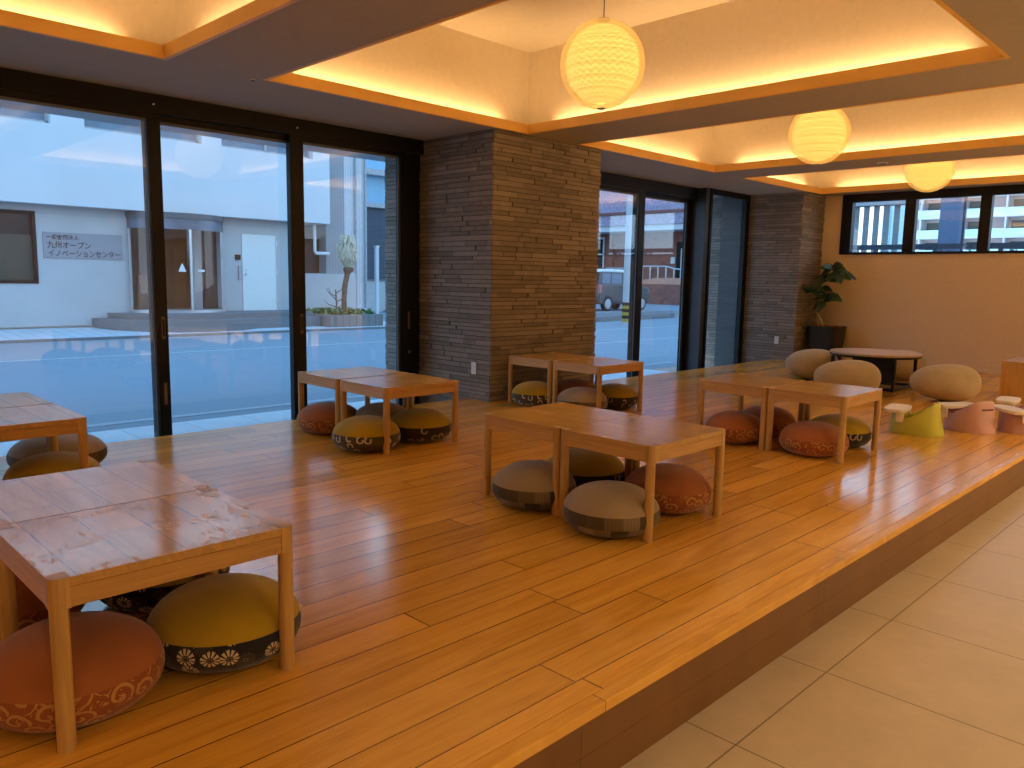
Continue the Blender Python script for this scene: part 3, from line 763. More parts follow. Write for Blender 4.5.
for c, k in cl_:
    for i in range(k):
        a = 2 * PI * i / k + rl.uniform(-.3, .3); e = rl.uniform(-.5, .5); ln = rl.uniform(.17, .25)
        v = Vector((math.cos(a) * math.cos(e), -abs(math.sin(a)) * .55 if c[0] < -.1 else math.sin(a) * .5 - .1, math.sin(e) + .1 * math.cos(a))).normalized()
        tip = Vector(c) + v * ln
        tip.y = min(tip.y, .3); tip.x = max(tip.x, -.285)
        leaf(c, tip, ln * .33, .28, (rl.uniform(-.3, .3), -.8, .8)).build('leaf', M['leaf'], pp, smooth=True, angle=180)

# ------------------------------------------------------------------ outside: ground
ZR = -.30
M['asphalt'] = plain('grey_asphalt', (.23, .25, .27), .9, var=.16, scale=60, bump=.1)
M['paint'] = plain('road_paint', (.36, .37, .38), .8, var=.15, scale=20)
M['pale_wall'] = plain('pale_render', (.54, .57, .59), .85, var=.03, scale=.8)
M['low_wall_grey'] = plain('grey_cement_panel', (.44, .44, .44), .8, var=.05, scale=1.2)
M['granite'] = plain('grey_granite', (.15, .158, .165), .7, var=.15, scale=30)
M['darkglass'] = plain('dark_window', (.020, .028, .034), .12, var=.2, scale=2)
M['upglass'] = plain('blue_grey_window', (.13, .19, .25), .5, var=.1)
M['blindglass'] = plain('blind_behind_glass', (.05, .062, .05), .3)
M['steel'] = plain('brushed_steel', (.55, .57, .58), .35, .8, var=.05)
M['grey_paint'] = plain('grey_painted_steel', (.35, .36, .37), .5)
M['white_door'] = plain('white_steel_door', (.66, .68, .66), .5, var=.02)
M['lettering'] = plain('dark_lettering', (.035, .035, .04), .5)
M['signplate'] = plain('grey_sign_plate', (.27, .27, .29), .5, var=.03)
M['grey_dark'] = plain('dark_canopy_grey', (.085, .095, .105), .6)
M['lobby_band'] = plain('milky_glass_band', (.10, .125, .16), .25, var=.4, scale=2)
M['lobby_tan'] = plain('lobby_tan', (.16, .10, .06), .6)
M['interior_dark'] = plain('dark_lobby', (.05, .042, .038), .8, var=.5, scale=1.5)
M['walktile'] = tiles('pavement_blocks', .3, .3, -18.7, 0, (.52, .53, .54), rough=.7, gw=.006)
M['column_tile'] = tiles('grey_column_tile', 400, .1, -100, 0, (.27, .28, .29), rough=.6)
M['tile_fine'] = tiles('fine_wall_tile', 400, .1, -100, 0, (.50, .51, .53), rough=.5)
struct(MB().box(-7.75, -7.2, -12, 6.8, 2.525, 3.2).build('eave', M['pale_wall']), 'pale grey eave outside above the glass doors', 'eave')
struct(MB().box(-18.7, -7.72, -30, 130, ZR - .2, ZR).build('road', M['asphalt']), 'blue grey asphalt street outside the glass doors', 'road')
struct(MB().box(-7.72, -6.75, -30, 10.9, ZR - .2, ZR + .03).build('terrace', M['terrace']), 'pale tiled terrace strip just outside the glass doors', 'terrace')
struct(MB().box(-7.72, 16, YB + .2, 130, ZR - .2, ZR - .01).build('yard', M['asphalt']), 'asphalt yard behind the building', 'ground')
tag(MB().box(-14.93, -14.80, -30, 33, ZR, ZR + .004).build('road_line', M['paint']), 'far white edge line along the street', 'road marking')
tag(MB().box(-8.27, -8.14, -30, 12.5, ZR, ZR + .004).build('road_line', M['paint']), 'near white edge line along the street by the terrace', 'road marking')
tag(MB().box(-11.8, -11.68, 13.2, 33, ZR, ZR + .004).build('road_line', M['paint']), 'white line in the middle of the street beyond the far doors', 'road marking')
pv = MB(); pv.prism([(-18.70, ZR - .1), (-18.70, ZR + .052), (-24.5, -.06), (-24.5, ZR - .1)], -30, 14.7, 'y')
struct(pv.build('pavement', M['walktile']), 'pale block pavement sloping up to the research building', 'pavement')
struct(MB().box(-18.7, -18.56, -30, 14.7, ZR - .1, ZR + .055).build('kerb', M['granite']), 'granite kerb along the far pavement', 'kerb')

# ------------------------------------------------------------------ outside: research building over the road
XF = -21.0
rb = thing('research_building', (XF, 6, -.08), 'pale blue white building across the street with overhanging upper storey', 'building')
def P(mb, name, mat, par=rb, **k):
    o = mb.build(name, mat, None, **k); o.parent = par; o.matrix_parent_inverse = Matrix.Translation(-par.location); return o
up = MB(); ub = 2.70; XU = XF + .45
wins = [(-7.0, -4.2), (-3.4, -.6), (.2, 2.1), (2.9, 5.65), (6.36, 9.15), (9.68, 12.4)]
zwb, zwt = 4.51, 5.9
up.box(XU - .4, XU, -16, 12.95, ub, zwb); up.box(XU - .4, XU, -16, 12.95, zwt, 6.5)
pv_ = -16
for a, b in wins + [(12.95, 12.95)]:
    up.box(XU - .4, XU, pv_, a, zwb, zwt); pv_ = b
up.box(XU - 6, XU - .4, -16, 12.95, ub, ub + .25); up.box(XU - 6, XU - .4, 12.7, 12.95, ub + .25, 6.5)
P(up, 'upper_wall', M['pale_wall'])
for a, b in wins:
    o = P(MB().box(XU - .3, XU - .26, a, b, zwb, zwt), 'upper_window', M['upglass'])
    m = MB(); m.box(XU - .26, XU - .2, a, b, zwb, zwb + .07); m.box(XU - .26, XU - .2, (a + b) / 2 - .03, (a + b) / 2 + .03, zwb, zwt); m.box(XU - .26, XU - .2, a, a + .05, zwb, zwt); m.box(XU - .26, XU - .2, b - .05, b, zwb, zwt)
    for z in (zwb + .25, zwb + .5, zwb + .75): m.box(XU - .26, XU - .23, a, b, z, z + .02)
    q = m.build('window_frame', M['grey_paint']); q.parent = o
ec, ea, eb = 8.58, 1.22, .85
lw = MB(); zb_ = -.12
lw.box(XF - .3, XF, -16, 2.6, zb_, ub); lw.box(XF - .3, XF, 2.6, 5.33, zb_, .88); lw.box(XF - .3, XF, 2.6, 5.33, 2.55, ub); lw.box(XF - .3, XF, 5.33, ec - ea, zb_, ub); lw.box(XF - .3, XF, ec + ea, 12.0, zb_, ub); lw.box(XF - .3, XF - .01, ec - ea, ec + ea, 2.5, ub)
P(lw, 'lower_wall', M['low_wall_grey'])
P(MB().box(XF - .16, XF - .12, 2.6, 5.33, .88, 2.55), 'shop_window', M['darkglass'])
m = MB(); m.box(XF - .12, XF + .02, 5.26, 5.33, .88, 2.55); m.box(XF - .12, XF + .02, 2.6, 5.26, .88, .96); m.box(XF - .12, XF + .02, 2.6, 5.26, 2.48, 2.55); P(m, 'window_frame', M['black'])
P(MB().box(XF - .119, XF - .11, 2.6, 5.26, .96, 2.0), 'window_blind', M['blindglass'])
# curved glass entrance
def arc(a0, a1, n, ra=ea, rb_=eb): return [(XF + rb_ * math.sin(a), ec - ra * math.cos(a)) for a in [a0 + (a1 - a0) * i / n for i in range(n + 1)]]
m = MB(); pts = arc(0, PI, 28)
m.grid([[(x, y, .24) for x, y in pts], [(x, y, 2.28) for x, y in pts]]); P(m, 'curved_glass', M['glass'], smooth=True)
m = MB(); m.grid([[(x, y, 2.28) for x, y in pts], [(x, y, 2.55) for x, y in pts]])
P(m, 'curved_fascia', M['lobby_band'], smooth=True)
m = MB(); o2 = arc(0, PI, 28, ea + .03, eb + .03); m.prism(o2, 2.55, 2.69); P(m, 'canopy_rim', M['grey_dark'])
m = MB(); m.prism(arc(0, PI, 28, ea + .02, eb + .02), .17, .24); P(m, 'glass_sill', M['steel'])
for fr in (.03, .22, .5, .79, .97):
    x, y = arc(fr * PI, fr * PI, 1)[0]
    wd = .03
    P(MB().box(x - .02, x + .03, y - wd, y + wd, .24, 2.28), 'glazing_post', M['steel'] if fr == .5 else M['grey_paint'])
m = MB(); m.box(XF - 1.6, XF - 1.5, 7.0, 10.2, zb_, 2.6); m.box(XF - 1.6, XF - .31, 7.0, 7.3, zb_, 2.5); m.box(XF - 1.6, XF - .31, 9.86, 10.2, zb_, 2.5); P(m, 'lobby_wall', M['interior_dark'])
P(MB().box(XF - 1.0, XF - .9, 7.9, 8.5, .17, 1.1), 'lobby_counter', M['lobby_tan'])
P(MB().box(XF - .8, XF - .72, 9.3, 9.55, .17, 2.4), 'lobby_post', M['low_wall_grey'])
x, y = arc(PI * .44, PI * .44, 1)[0]
P(MB().prism([(y - .1, 1.22), (y + .1, 1.22), (y, 1.44)], x + .03, x + .035, 'x'), 'triangle_sticker', M['white_door'])
x, y = arc(PI * .57, PI * .57, 1)[0]
P(MB().box(x + .02, x + .025, y - .09, y + .09, 1.22, 1.28), 'white_sticker', M['white_door'])
# white door, intercom
dr = P(MB().box(XF, XF + .03, 10.38, 11.40, .17, 2.29), 'service_door', M['white_door'], bevel=.005)
m = MB()
for z in (.4, 1.2, 2.0): m.box(XF + .0, XF + .05, 11.40, 11.44, z, z + .14)
q = m.build('hinge', M['steel']); q.parent = dr
m = MB(); m.cyl((XF + .03, 10.48, 1.18), (XF + .08, 10.48, 1.18), .03); m.cyl((XF + .03, 10.48, 1.30), (XF + .06, 10.48, 1.30), .022); q = m.build('door_knob', M['steel']); q.parent = dr
P(MB().box(XF, XF + .05, 10.18, 10.32, 1.58, 1.72), 'intercom', M['black']); P(MB().box(XF, XF + .06, 10.26, 10.34, 1.02, 1.42), 'card_reader', M['grey_paint'])
# downpipe
P(MB().tube([(XF + .12, 12.62, 2.66), (XF + .12, 12.62, 1.9), (XF + .12, 12.66, 1.84), (XF + .12, 13.1, 1.84)], .05, 10), 'drain_pipe', M['white_door'], smooth=True)
# tiled tower at the right end
P(MB().box(XF - 6, XF, 13.08, 13.74, -.1, 9), 'tile_column', M['column_tile'])
P(MB().box(XF - 6, XF - .03, 13.74, 14.56, -.1, 9), 'tile_wall', M['tile_fine'])
for yy in (14.14, 14.50): P(MB().cyl((XF + .03, yy, .2), (XF + .03, yy, 9), .035), 'wall_pipe', M['grey_paint'], smooth=True)
P(MB().box(XF - .6, XF - .4, 11.9, 13.1, 1.25, 2.28), 'louvre_screen', M['interior_dark'])
P(MB().box(XF - .2, XF + .05, 12.0, 14.1, -.1, 1.24), 'block_wall', M['low_wall_grey'])
# steps
stp = thing('entrance_steps', (XF, 9, -.1), 'two curved grey granite steps before the glass entrance', 'steps')
def st(ra, rbx, z0, z1, yend):
    pts = [(XF + .0, ec - ra)] + [(XF + rbx * math.sin(a), ec - ra * math.cos(a)) for a in [PI * .72 * i / 24 for i in range(1, 25)]]
    xl = pts[-1][0]; pts += [(xl, yend), (XF + .0, yend)]
    return MB().prism(pts, z0, z1)
P(st(2.15, 2.12, -.34, .045, 11.85), 'lower_step', M['granite'], stp); P(st(1.78, 1.62, .0455, .17, 11.85), 'upper_step', M['granite'], stp)
# sign
sg = thing('wall_sign', (XF, 6.35, 1.8), 'grey name plate with three lines of dark characters', 'sign')
P(MB().box(XF + .005, XF + .03, 5.46, 7.22, 1.49, 2.09), 'plate', M['signplate'], sg)
def text(s, size, y, z, x, mat, par, name='lettering', width=None, rot=(PI / 2, 0, PI / 2)):
    cu = bpy.data.curves.new(name, 'FONT'); cu.body = s; cu.size = size; cu.extrude = .002; cu.offset = .0025
    cu.materials.append(mat); o = bpy.data.objects.new(name, cu); COL.objects.link(o)
    o.rotation_euler = rot; o.location = (x, y, z)
    bpy.context.view_layer.update()
    if width and o.dimensions.x > 0: o.scale = (width / o.dimensions.x,) * 1 + (1, 1)
    bpy.context.view_layer.update()
    me = bpy.data.meshes.new_from_object(o.evaluated_get(bpy.context.evaluated_depsgraph_get()))
    me.transform(o.matrix_world); bpy.data.objects.remove(o)
    me.materials.clear(); me.materials.append(mat)
    o = bpy.data.objects.new(name, me); COL.objects.link(o)
    o.parent = par; o.matrix_parent_inverse = Matrix.Translation(-par.location); return o
text('一般財団法人', .125, 5.53, 1.93, XF + .033, M['lettering'], sg, width=.70)
text('九州オープン', .18, 5.54, 1.73, XF + .033, M['lettering'], sg, width=.95)
text('イノベーションセンター', .18, 5.55, 1.535, XF + .033, M['lettering'], sg, width=1.60)

# planter with pollarded tree
M['bark'] = plain('grey_bark', (.10, .075, .055), .9, var=.4, scale=14); M['blossom'] = plain('pale_twigs', (.58, .54, .42), .9, var=.3, scale=30)
M['ground_green'] = leafmat('planter_greens', (.09, .16, .05)); M['block'] = tiles('rough_planter_block', .5, .22, 0, 0, (.17, .17, .165), rough=.9, gw=.008)
pl = thing('stone_planter', (-19.6, 12.9, -.2), 'rough grey stone planter box filled with greenery across the street', 'planter')
m = MB(); m.box(-20.9, -18.95, 11.9, 12.05, -.3, .10); m.box(-20.9, -18.95, 13.55, 13.70, -.3, .10); m.box(-19.1, -18.95, 12.05, 13.55, -.3, .10); m.box(-20.9, -20.75, 12.05, 13.55, -.3, .10)
P(m, 'planter_wall', M['block'], pl, bevel=.02); P(MB().box(-20.75, -19.1, 12.05, 13.55, -.3, .06), 'planter_soil', M['soil'], pl)
rg = random.Random(5); m = MB()
for k in range(420):
    x, y = rg.uniform(-20.6, -19.12), rg.uniform(12.08, 13.5); a = rg.uniform(0, 6.28); h_ = rg.uniform(.06, .22); s_ = .045
    c, s2 = math.cos(a) * s_, math.sin(a) * s_
    m.grid([[(x - c, y - s2, .06), (x + c, y + s2, .06)], [(x - c * 1.4 + s2, y - s2 * 1.4, .06 + h_ * .6), (x + c * 1.4 + s2, y + s2 * 1.4, .06 + h_ * .6)], [(x + 2 * s2, y - 2 * c, .06 + h_), (x + .01 + 2 * s2, y - 2 * c, .06 + h_)]])
tag(P(m, 'ground_cover', M['ground_green'], pl), kind='stuff')
tr = thing('pollarded_tree', (-19.7, 12.85, .06), 'small pollarded tree with pale twig crown in the stone planter', 'tree')
P(MB().tube([(-19.7, 12.85, .062), (-19.72, 12.86, .5), (-19.68, 12.87, .9), (-19.68, 12.94, 1.2), (-19.64, 12.96, 1.36)], [.085, .075, .08, .075, .11], 10), 'trunk', M['bark'], tr, smooth=True)
P(MB().lathe([(.02, 1.25), (.13, 1.3), (.16, 1.38), (.1, 1.46), (.02, 1.48)], 12, cx=-19.64, cy=12.97), 'knob', M['bark'], tr, smooth=True)
m = MB(); mb2 = MB()
for k in range(170):
    a = rg.uniform(0, 6.28); r0 = rg.uniform(0, .10); r1 = r0 + rg.uniform(.05, .22); hh = rg.uniform(.45, 1.02)
    p0 = Vector((-19.64 + r0 * math.cos(a), 12.97 + r0 * math.sin(a), 1.4)); p2 = Vector((-19.64 + r1 * math.cos(a), 12.92 + r1 * math.sin(a), 1.38 + hh)); p1 = (p0 + p2) / 2 + Vector((math.cos(a), math.sin(a), 0)) * .08
    m.tube([p0, p1, p2], [.009, .008, .005], 4)
    for j in range(6):
        q = p1.lerp(p2, rg.random()); s_ = rg.uniform(.012, .028); mb2.box(q.x - s_, q.x + s_, q.y - s_, q.y + s_, q.z - s_, q.z + s_)
tag(P(m, 'twig_crown', M['blossom'], tr), kind='stuff'); tag(P(mb2, 'pale_buds', M['blossom'], tr), kind='stuff')
sh = thing('bare_shrub', (-19.6, 12.45, .06), 'small bare branching shrub left of the pollarded tree', 'shrub')
m = MB(); m.tube([(-19.5, 12.45, .062), (-19.5, 12.47, .4), (-19.5, 12.44, .8)], [.03, .025, .015], 7)
for z, dy, dz in ((.3, -.35, .2), (.45, .3, .25), (.6, -.3, .25), (.7, .2, .2), (.25, .25, .3), (.5, -.22, .35)):
    m.tube([(-19.5, 12.46, z), (-19.5 + dy * .3, 12.46 + dy * .6, z + dz * .4), (-19.5 + dy * .2, 12.46 + dy, z + dz)], [.016, .012, .006], 6)
P(m, 'branches', M['bark'], sh)
# post and buildings farther right
po = thing('white_post', (-20.9, 14.86, -.2), 'plain white post standing at the alley mouth', 'post')
P(MB().box(-20.95, -20.85, 14.81, 14.91, -.25, 2.12), 'shaft', M['pale_wall'], po); P(MB().box(-20.97, -20.83, 14.79, 14.93, 2.12, 2.15), 'cap', M['steel'], po)
struct(MB().box(-40, -18.7, 14.7, 19.5, ZR - .2, -.28).build('alley', M['asphalt']), 'asphalt alley between the tiled tower and the parking lot', 'ground')
M['blue_glazing'] = plain('blue_curtain_glass', (.20, .42, .58), .3, var=.05)
M['navy_wall'] = plain('slate_cladding', (.055, .07, .095), .7)
sb = thing('slate_building', (-30, 22, -.2), 'dark slate clad building far down the alley', 'building')
P(MB().box(-36, -30, 18.5, 30, -.28, 4.25), 'wall', M['navy_wall'], sb); P(MB().box(-36.2, -29.8, 18.3, 30.2, 4.25, 4.45), 'roof_edge', M['grey_paint'], sb)
P(MB().box(-35, -30.5, 18.6, 29.9, 4.45, 9), 'blue_glazing', M['blue_glazing'], sb)
P(MB().box(-30.4, -29.95, 18.5, 30, 5.7, 5.95), 'sky_beam', M['grey_paint'], sb)
for yy in (18.6, 24, 29.8): P(MB().box(-30.3, -30.05, yy, yy + .2, 4.45, 5.7), 'beam_post', M['grey_paint'], sb)
sw = thing('garden_wall', (-26, 20, -.2), 'low grey block wall along the alley', 'wall')
P(MB().box(-27.2, -27, 15, 26, -.28, 1.0), 'block_wall', M['low_wall_grey'], sw); P(MB().box(-27.25, -26.95, 15, 26, 1.0, 1.06), 'coping', M['granite'], sw)

# ------------------------------------------------------------------ outside: parking lot with car, brick building
pk = MB(); pk.prism([(19.5, ZR - .15), (19.5, -.22), (24, -.03), (29, -.03), (36.6, .36), (36.6, ZR - .15)], -60, -18.9, 'x')
struct(pk.build('parking_lot', M['asphalt']), 'raised asphalt parking lot carrying the grey car', 'parking lot')
isl = MB(); isl.prism([(-18.9, 14.9), (-18.05, 15.4), (-17.8, 22.4), (-18.3, 28), (-18.9, 28.6)], ZR - .1, -.10)
struct(isl.build('kerb_island', M['granite'], bevel=.03), 'low grey kerb island between street and parked car', 'kerb island')
pg = thing('utility_pole', (-16.25, 21.95, ZR), 'pale concrete utility pole with yellow and black guard', 'utility pole')
P(MB().cyl((-16.25, 21.95, ZR + .001), (-16.25, 21.95, 9.5), .19, .15, 20), 'pole', M['low_wall_grey'], pg, smooth=True)
M['yellow'] = plain('yellow_guard', (.38, .28, .03), .6)
for k in range(3): P(MB().lathe([(.198, -.2 + k * .22), (.198, -.09 + k * .22)], 20, cx=-16.25, cy=21.95, cap=False), 'yellow_band', M['yellow'], pg, smooth=True); P(MB().lathe([(.197, -.09 + k * .22), (.197, .02 + k * .22)], 20, cx=-16.25, cy=21.95, cap=False), 'black_band', M['black'], pg, smooth=True)
# car: boxy wagon parked along +Y, seen from its right rear
M['car_paint'] = plain('dark_grey_car_paint', (.085, .09, .095), .25, .4); M['car_roof'] = plain('white_car_roof', (.70, .72, .73), .3); M['tyre'] = plain('tyre_rubber', (.02, .02, .02), .9)
M['tail'] = plain('red_white_lamp', (.45, .12, .11), .3); M['car_trim'] = plain('dark_plastic_trim', (.035, .037, .04), .7)
CXm, CY0, CZ = -20.3, 24.55, -.03
car = thing('parked_car', (CXm, CY0 + 1.7, CZ), 'dark grey boxy wagon with white roof parked across the street', 'car')
hw = .73
def C(mb, name, mat, par=None, **k):
    o = mb.build(name, mat, None, **k); o.parent = par or car
    if par is None: o.location = (0, -1.7, 0)
    return o
side = [(.02, .28), (3.36, .28), (3.40, .55), (3.36, .88), (3.20, .98), (2.50, 1.08), (.03, 1.08), (.0, .6)]
body = C(MB().prism(side, -hw, hw, 'x'), 'body', M['car_paint'], bevel=.05, seg=3)
cab = [(.03, 1.04), (2.56, 1.04), (2.18, 1.56), (.10, 1.56)]
C(MB().prism(cab, -hw + .05, hw - .05, 'x'), 'cabin', M['car_paint'], bevel=.04)
C(MB().prism([(.06, 1.55), (2.22, 1.55), (2.05, 1.67), (.16, 1.67)], -hw + .06, hw - .06, 'x'), 'roof', M['car_roof'], bevel=.04)
for a0, a1, b0, b1 in ((.20, .72, .20, .74), (.80, 1.48, .80, 1.46), (1.56, 2.34, 1.54, 2.08)):
    for sx in (-1, 1): C(MB().prism([(a0, 1.10), (a1, 1.10), (b1, 1.50), (b0, 1.50)], sx * (hw - .05), sx * (hw - .045 + .004), 'x'), 'side_window', M['upglass'])
C(MB().box(-.58, .58, .02, .06, 1.08, 1.50), 'rear_window', M['darkglass'])
C(MB().prism([(2.50, 1.10), (2.53, 1.10), (2.22, 1.52), (2.19, 1.52)], -.6, .6, 'x'), 'windscreen', M['darkglass'])
for sx in (-1, 1):
    C(MB().box(sx * .70 - .05, sx * .70 + .05, -.02, .10, .72, 1.05), 'tail_lamp', M['tail'], bevel=.01)
    C(MB().box(sx * .60 - .10, sx * .60 + .10, 3.28, 3.40, .72, .86), 'head_lamp', M['car_roof'], bevel=.02)
    for k, yy in enumerate((.55, 2.85)):
        wh = C(MB().cyl((sx * (hw - .16), yy, .29), (sx * (hw + .01), yy, .29), .29, n=28), 'wheel', M['tyre'], bevel=.02)
        C(MB().cyl((sx * (hw + .0105), yy, .29), (sx * (hw + .018), yy, .29), .20, .17, 20), 'hub', M['grey_paint'], wh)
        C(MB().prism([(yy + .36 * math.cos(a), .27 + .36 * math.sin(a)) for a in [PI * i / 14 for i in range(15)]] + [(yy + .30 * math.cos(a), .27 + .30 * math.sin(a)) for a in [PI - PI * i / 14 for i in range(15)]], sx * (hw - .02), sx * (hw + .012), 'x'), 'wheel_arch', M['car_trim'])
    C(MB().box(sx * (hw + .01) - .05, sx * (hw + .01) + .07, 2.25, 2.33, 1.10, 1.24), 'mirror', M['car_trim'], bevel=.02)
    C(MB().box(sx * hw - .006, sx * hw + .006, .95, 2.45, .34, .42), 'sill_trim', M['car_trim'])
    C(MB().box(sx * (hw + .006) - .012, sx * (hw + .006) + .012, 1.36, 1.52, .92, .96), 'door_handle', M['car_trim'])
C(MB().box(-hw + .02, hw - .02, -.06, .06, .30, .50), 'bumper', M['car_trim'], bevel=.02)

def brickmat():
    t = NT('red_brown_brick'); v = t.coord(); o = t.sep(v)
    nd = t.n('TexBrick', {'Vector': t.comb(t.M('ADD', o[0], o[1]), o[2], 0.0), 'Color1': (.33, .10, .065, 1), 'Color2': (.22, .07, .048, 1), 'Mortar': (.25, .17, .15, 1), 'Scale': 4.0, 'Mortar Size': .02})
    t.base(nd.outputs[0]); t.rough(.85); return t.m
M['brick'] = brickmat(); M['mauve_tile'] = plain('speckled_mauve_tile', (.33, .27, .36), .6, var=.4, scale=14); M['redtrim'] = plain('red_brown_trim', (.22, .075, .06), .6)
M['pink_upper'] = plain('pinkish_tile', (.45, .33, .38), .6, var=.2, scale=10); M['terracotta'] = plain('salmon_paving', (.62, .30, .20), .8, var=.1)
YF = 36.5
bb = thing('brick_building', (-28, YF, 0), 'red brick building with mauve tiled fascia bands behind the car', 'building')
P(MB().box(-38, -19.5, YF, YF + 6, -.3, 12), 'wall', M['brick'], bb)
P(MB().box(-38, -19.5, YF - 1.5, YF - .002, 3.85, 4.16), 'soffit', M['pale_wall'], bb)
P(MB().box(-38, -19.5, YF - 1.6, YF - .002, 4.16, 4.72), 'lower_fascia', M['mauve_tile'], bb); P(MB().box(-38, -19.5, YF - 1.7, YF - .002, 4.72, 4.86), 'gutter', M['redtrim'], bb)
P(MB().box(-38, -19.5, YF - 1.6, YF - .002, 4.86, 5.55), 'upper_fascia', M['mauve_tile'], bb); P(MB().box(-38, -19.5, YF - 1.5, YF - .002, 5.55, 7.5), 'upper_wall', M['pink_upper'], bb)
o = P(MB().box(-30.0, -28.9, YF - .05, YF - .002, 1.9, 3.55), 'window', M['darkglass'], bb)
q = MB(); q.box(-30.1, -28.8, YF - .08, YF - .051, 3.55, 3.66); q.box(-30.1, -28.8, YF - .08, YF - .051, 2.65, 2.72); q.box(-28.9, -28.8, YF - .08, YF - .051, 1.9, 3.55); q = q.build('window_frame', M['pale_wall']); q.parent = o
P(MB().cyl((-28.2, YF - .09, .4), (-28.2, YF - .09, 3.8), .08), 'drain_pipe', M['redtrim'], bb, smooth=True)
P(MB().box(-23.9, -22.4, YF - .06, YF - .002, .9, 3.3), 'doorway', M['black'], bb); P(MB().box(-23.6, -23.35, YF - .1, YF - .061, 1.2, 2.95), 'door_light', M['pale_wall'], bb)
P(MB().box(-24.0 - .25, -24.0, YF - .06, YF - .002, 2.15, 2.5), 'wall_plate', M['white_door'], bb)
rp_ = thing('brick_ramp', (-23, 33.5, 0), 'brick ramp wall with salmon paving and steel handrail', 'ramp')
P(MB().box(-24.8, -19.6, 31.6, 33.2, -.1, 1.05), 'ramp_wall', M['brick'], rp_); P(MB().prism([(-24.3, 1.051), (-19.7, 1.051), (-19.7, 1.36), (-21.8, 1.36)], 31.7, 33.2, 'y'), 'ramp_paving', M['terracotta'], rp_)
m = MB()
hr = [(-25.0 + .45 * k, 31.8, .2 if k < 1 else 1.06, 1.80 + (.1 if 3 < k < 9 else 0) - (.05 * max(0, k - 9))) for k in range(15)]
for (x, y, z0, z1) in hr: P(MB().cyl((x, y, z0), (x, y, z1), .03, n=8), 'baluster', M['steel'], rp_, smooth=True)
P(MB().tube([(x, y, z1) for x, y, z0, z1 in hr], .032, 8), 'handrail', M['steel'], rp_, smooth=True)

# ------------------------------------------------------------------ outside the high windows
fn = thing('yard_railing', (-4.5, 15, 0), 'dark metal railing crossing low behind the high windows', 'railing')
P(MB().box(-6.6, 1, 14.98, 15.03, 1.84, 1.93), 'top_rail', M['navy_wall'], fn); P(MB().box(-6.6, 1, 14.98, 15.03, 1.52, 1.58), 'bottom_rail', M['navy_wall'], fn)
for k in range(8): P(MB().box(-6.6 + k, -6.54 + k, 14.97, 15.04, -.31, 1.84), 'post', M['navy_wall'], fn)
rk = random.Random(4); m = MB()
M['hedge'] = plain('dusky_hedge', (.10, .12, .15), .9, var=.8, scale=9)
for k in range(900):
    x = rk.uniform(-6.6, 1); z = rk.uniform(1.1, 1.8); y = rk.uniform(15.2, 15.8); s_ = rk.uniform(.03, .09); a = rk.uniform(0, 3)
    m.face([(x - s_ * math.cos(a), y, z - s_ * math.sin(a)), (x + s_ * .5, y - .03, z - s_), (x + s_ * math.cos(a), y, z + s_ * math.sin(a)), (x - s_ * .4, y + .03, z + s_)])
m.box(-6.6, 1, 15.3, 15.7, -.3, 1.5)
tag(m.build('hedge', M['hedge']), 'dusky clipped hedge behind the metal railing', 'hedge', kind='stuff')
M['fin_grey'] = plain('fin_grey', (.20, .215, .22), .6)
fs = thing('fin_screen', (-8.3, 22, 0), 'row of grey vertical fins seen through the left high window', 'screen')
for k in range(8): P(MB().box(-9.35 + k * .262, -9.23 + k * .262, 22.0, 22.1, -.3, 3.3), 'fin', M['fin_grey'], fs)
P(MB().box(-9.5, -7.2, 21.85, 22.25, 3.3, 3.55), 'top_beam', M['grey_paint'], fs)
M['whitewall'] = plain('bright_white_wall', (.86, .87, .86), .7); M['teal_glass'] = plain('pale_teal_glass', (.42, .66, .66), .3)
wb_ = thing('white_building', (-14, 34, 0), 'low bright white building behind the vertical fins', 'building')
P(MB().box(-18, -12.1, 34, 38, -.3, 2.5), 'wall', M['whitewall'], wb_); P(MB().box(-12.45, -12.1, 34, 36, 2.501, 5.2), 'glazing', M['teal_glass'], wb_); P(MB().box(-18, -12.1, 33.9, 33.99, .9, 1.7), 'grey_base', M['grey_paint'], wb_)
P(MB().box(-18, -13.2, 33.9, 33.99, 2.4, 2.46), 'ledge', M['grey_paint'], wb_)
M['bluecol'] = plain('blue_grey_column', (.13, .19, .30), .6, var=.05)
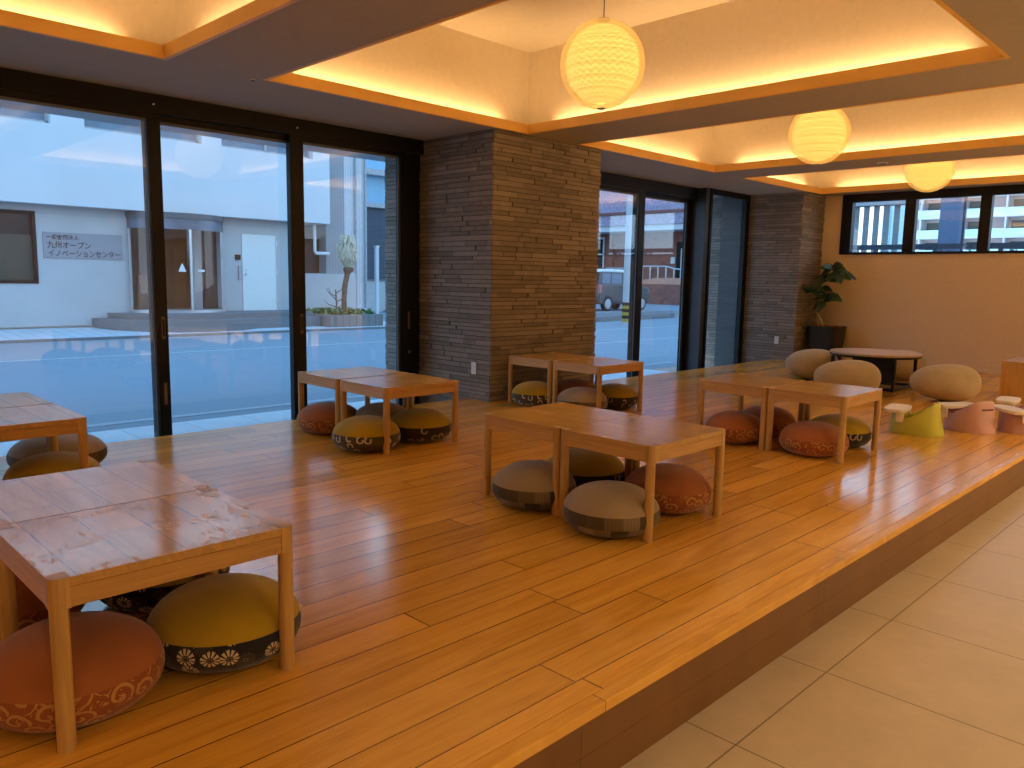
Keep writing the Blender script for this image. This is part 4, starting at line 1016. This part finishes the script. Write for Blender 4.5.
bc = thing('blue_column', (-4.93, 17, -.3), 'wide blue grey column seen through the second high window', 'column')
P(MB().box(-5.12, -4.76, 16.9, 17.3, -.31, 5), 'shaft', M['bluecol'], bc); P(MB().box(-5.16, -4.72, 16.86, 17.34, -.31, -.1), 'base', M['granite'], bc)
P(MB().box(-4.74, -4.70, 17.0, 17.04, -.31, 5), 'drain_pipe', M['navy_wall'], bc)
M['pale_pink'] = plain('pale_pink_render', (.52, .44, .45), .8, var=.04); M['cyan_panel'] = plain('pale_cyan_panel', (.50, .70, .74), .4, var=.06, scale=.5)
ab = thing('apartment_building', (-10, 121, 0), 'distant apartment block with rows of pale balconies', 'building')
P(MB().box(-41, 20, 121, 132, -.3, 26), 'wall', M['pale_pink'], ab)
for fl in range(1, 8):
    z = -.5 + fl * 2.72
    P(MB().box(-41, 20, 119.3, 120.99, z, z + .3), 'balcony_slab', M['pale_wall'], ab)
    for k in range(7):
        x = -40.8 + k * 5.2
        if fl in (2, 3, 4, 5, 6):
            P(MB().box(x, x + 2.1, 119.25, 119.35, z + .301, z + 1.25), 'balcony_panel', M['cyan_panel'] if (k + fl) % 3 else M['pale_wall'], ab)
            P(MB().box(x + 2.3, x + 5.0, 119.25, 119.32, z + .301, z + 1.2), 'balcony_panel', M['teal_glass'] if k % 2 else M['cyan_panel'], ab)
            P(MB().box(x + 2.6, x + 4.6, 120.9, 120.99, z + .301, z + 2.3), 'balcony_window', M['blindglass'], ab)
            P(MB().box(x + 2.1, x + 2.3, 119.3, 120.99, z + .301, z + 2.7), 'party_wall', M['pale_wall'], ab)

# daylight comes in through the glazed openings: portals only steer the sky sampling
def portal(loc, sx, sy, rot):
    o = area('sky_portal', loc, sx, sy, 1, (1, 1, 1), rot); o.data.cycles.is_portal = True
portal((XG - .14, 2.6, 1.1), 2.7, 5.2, (0, -PI / 2, 0)); portal((XG - .14, 8.7, 1.1), 2.7, 3.7, (0, -PI / 2, 0)); portal((-3.15, YB + .15, 2.08), 4.0, .8, (-PI / 2, 0, 0))
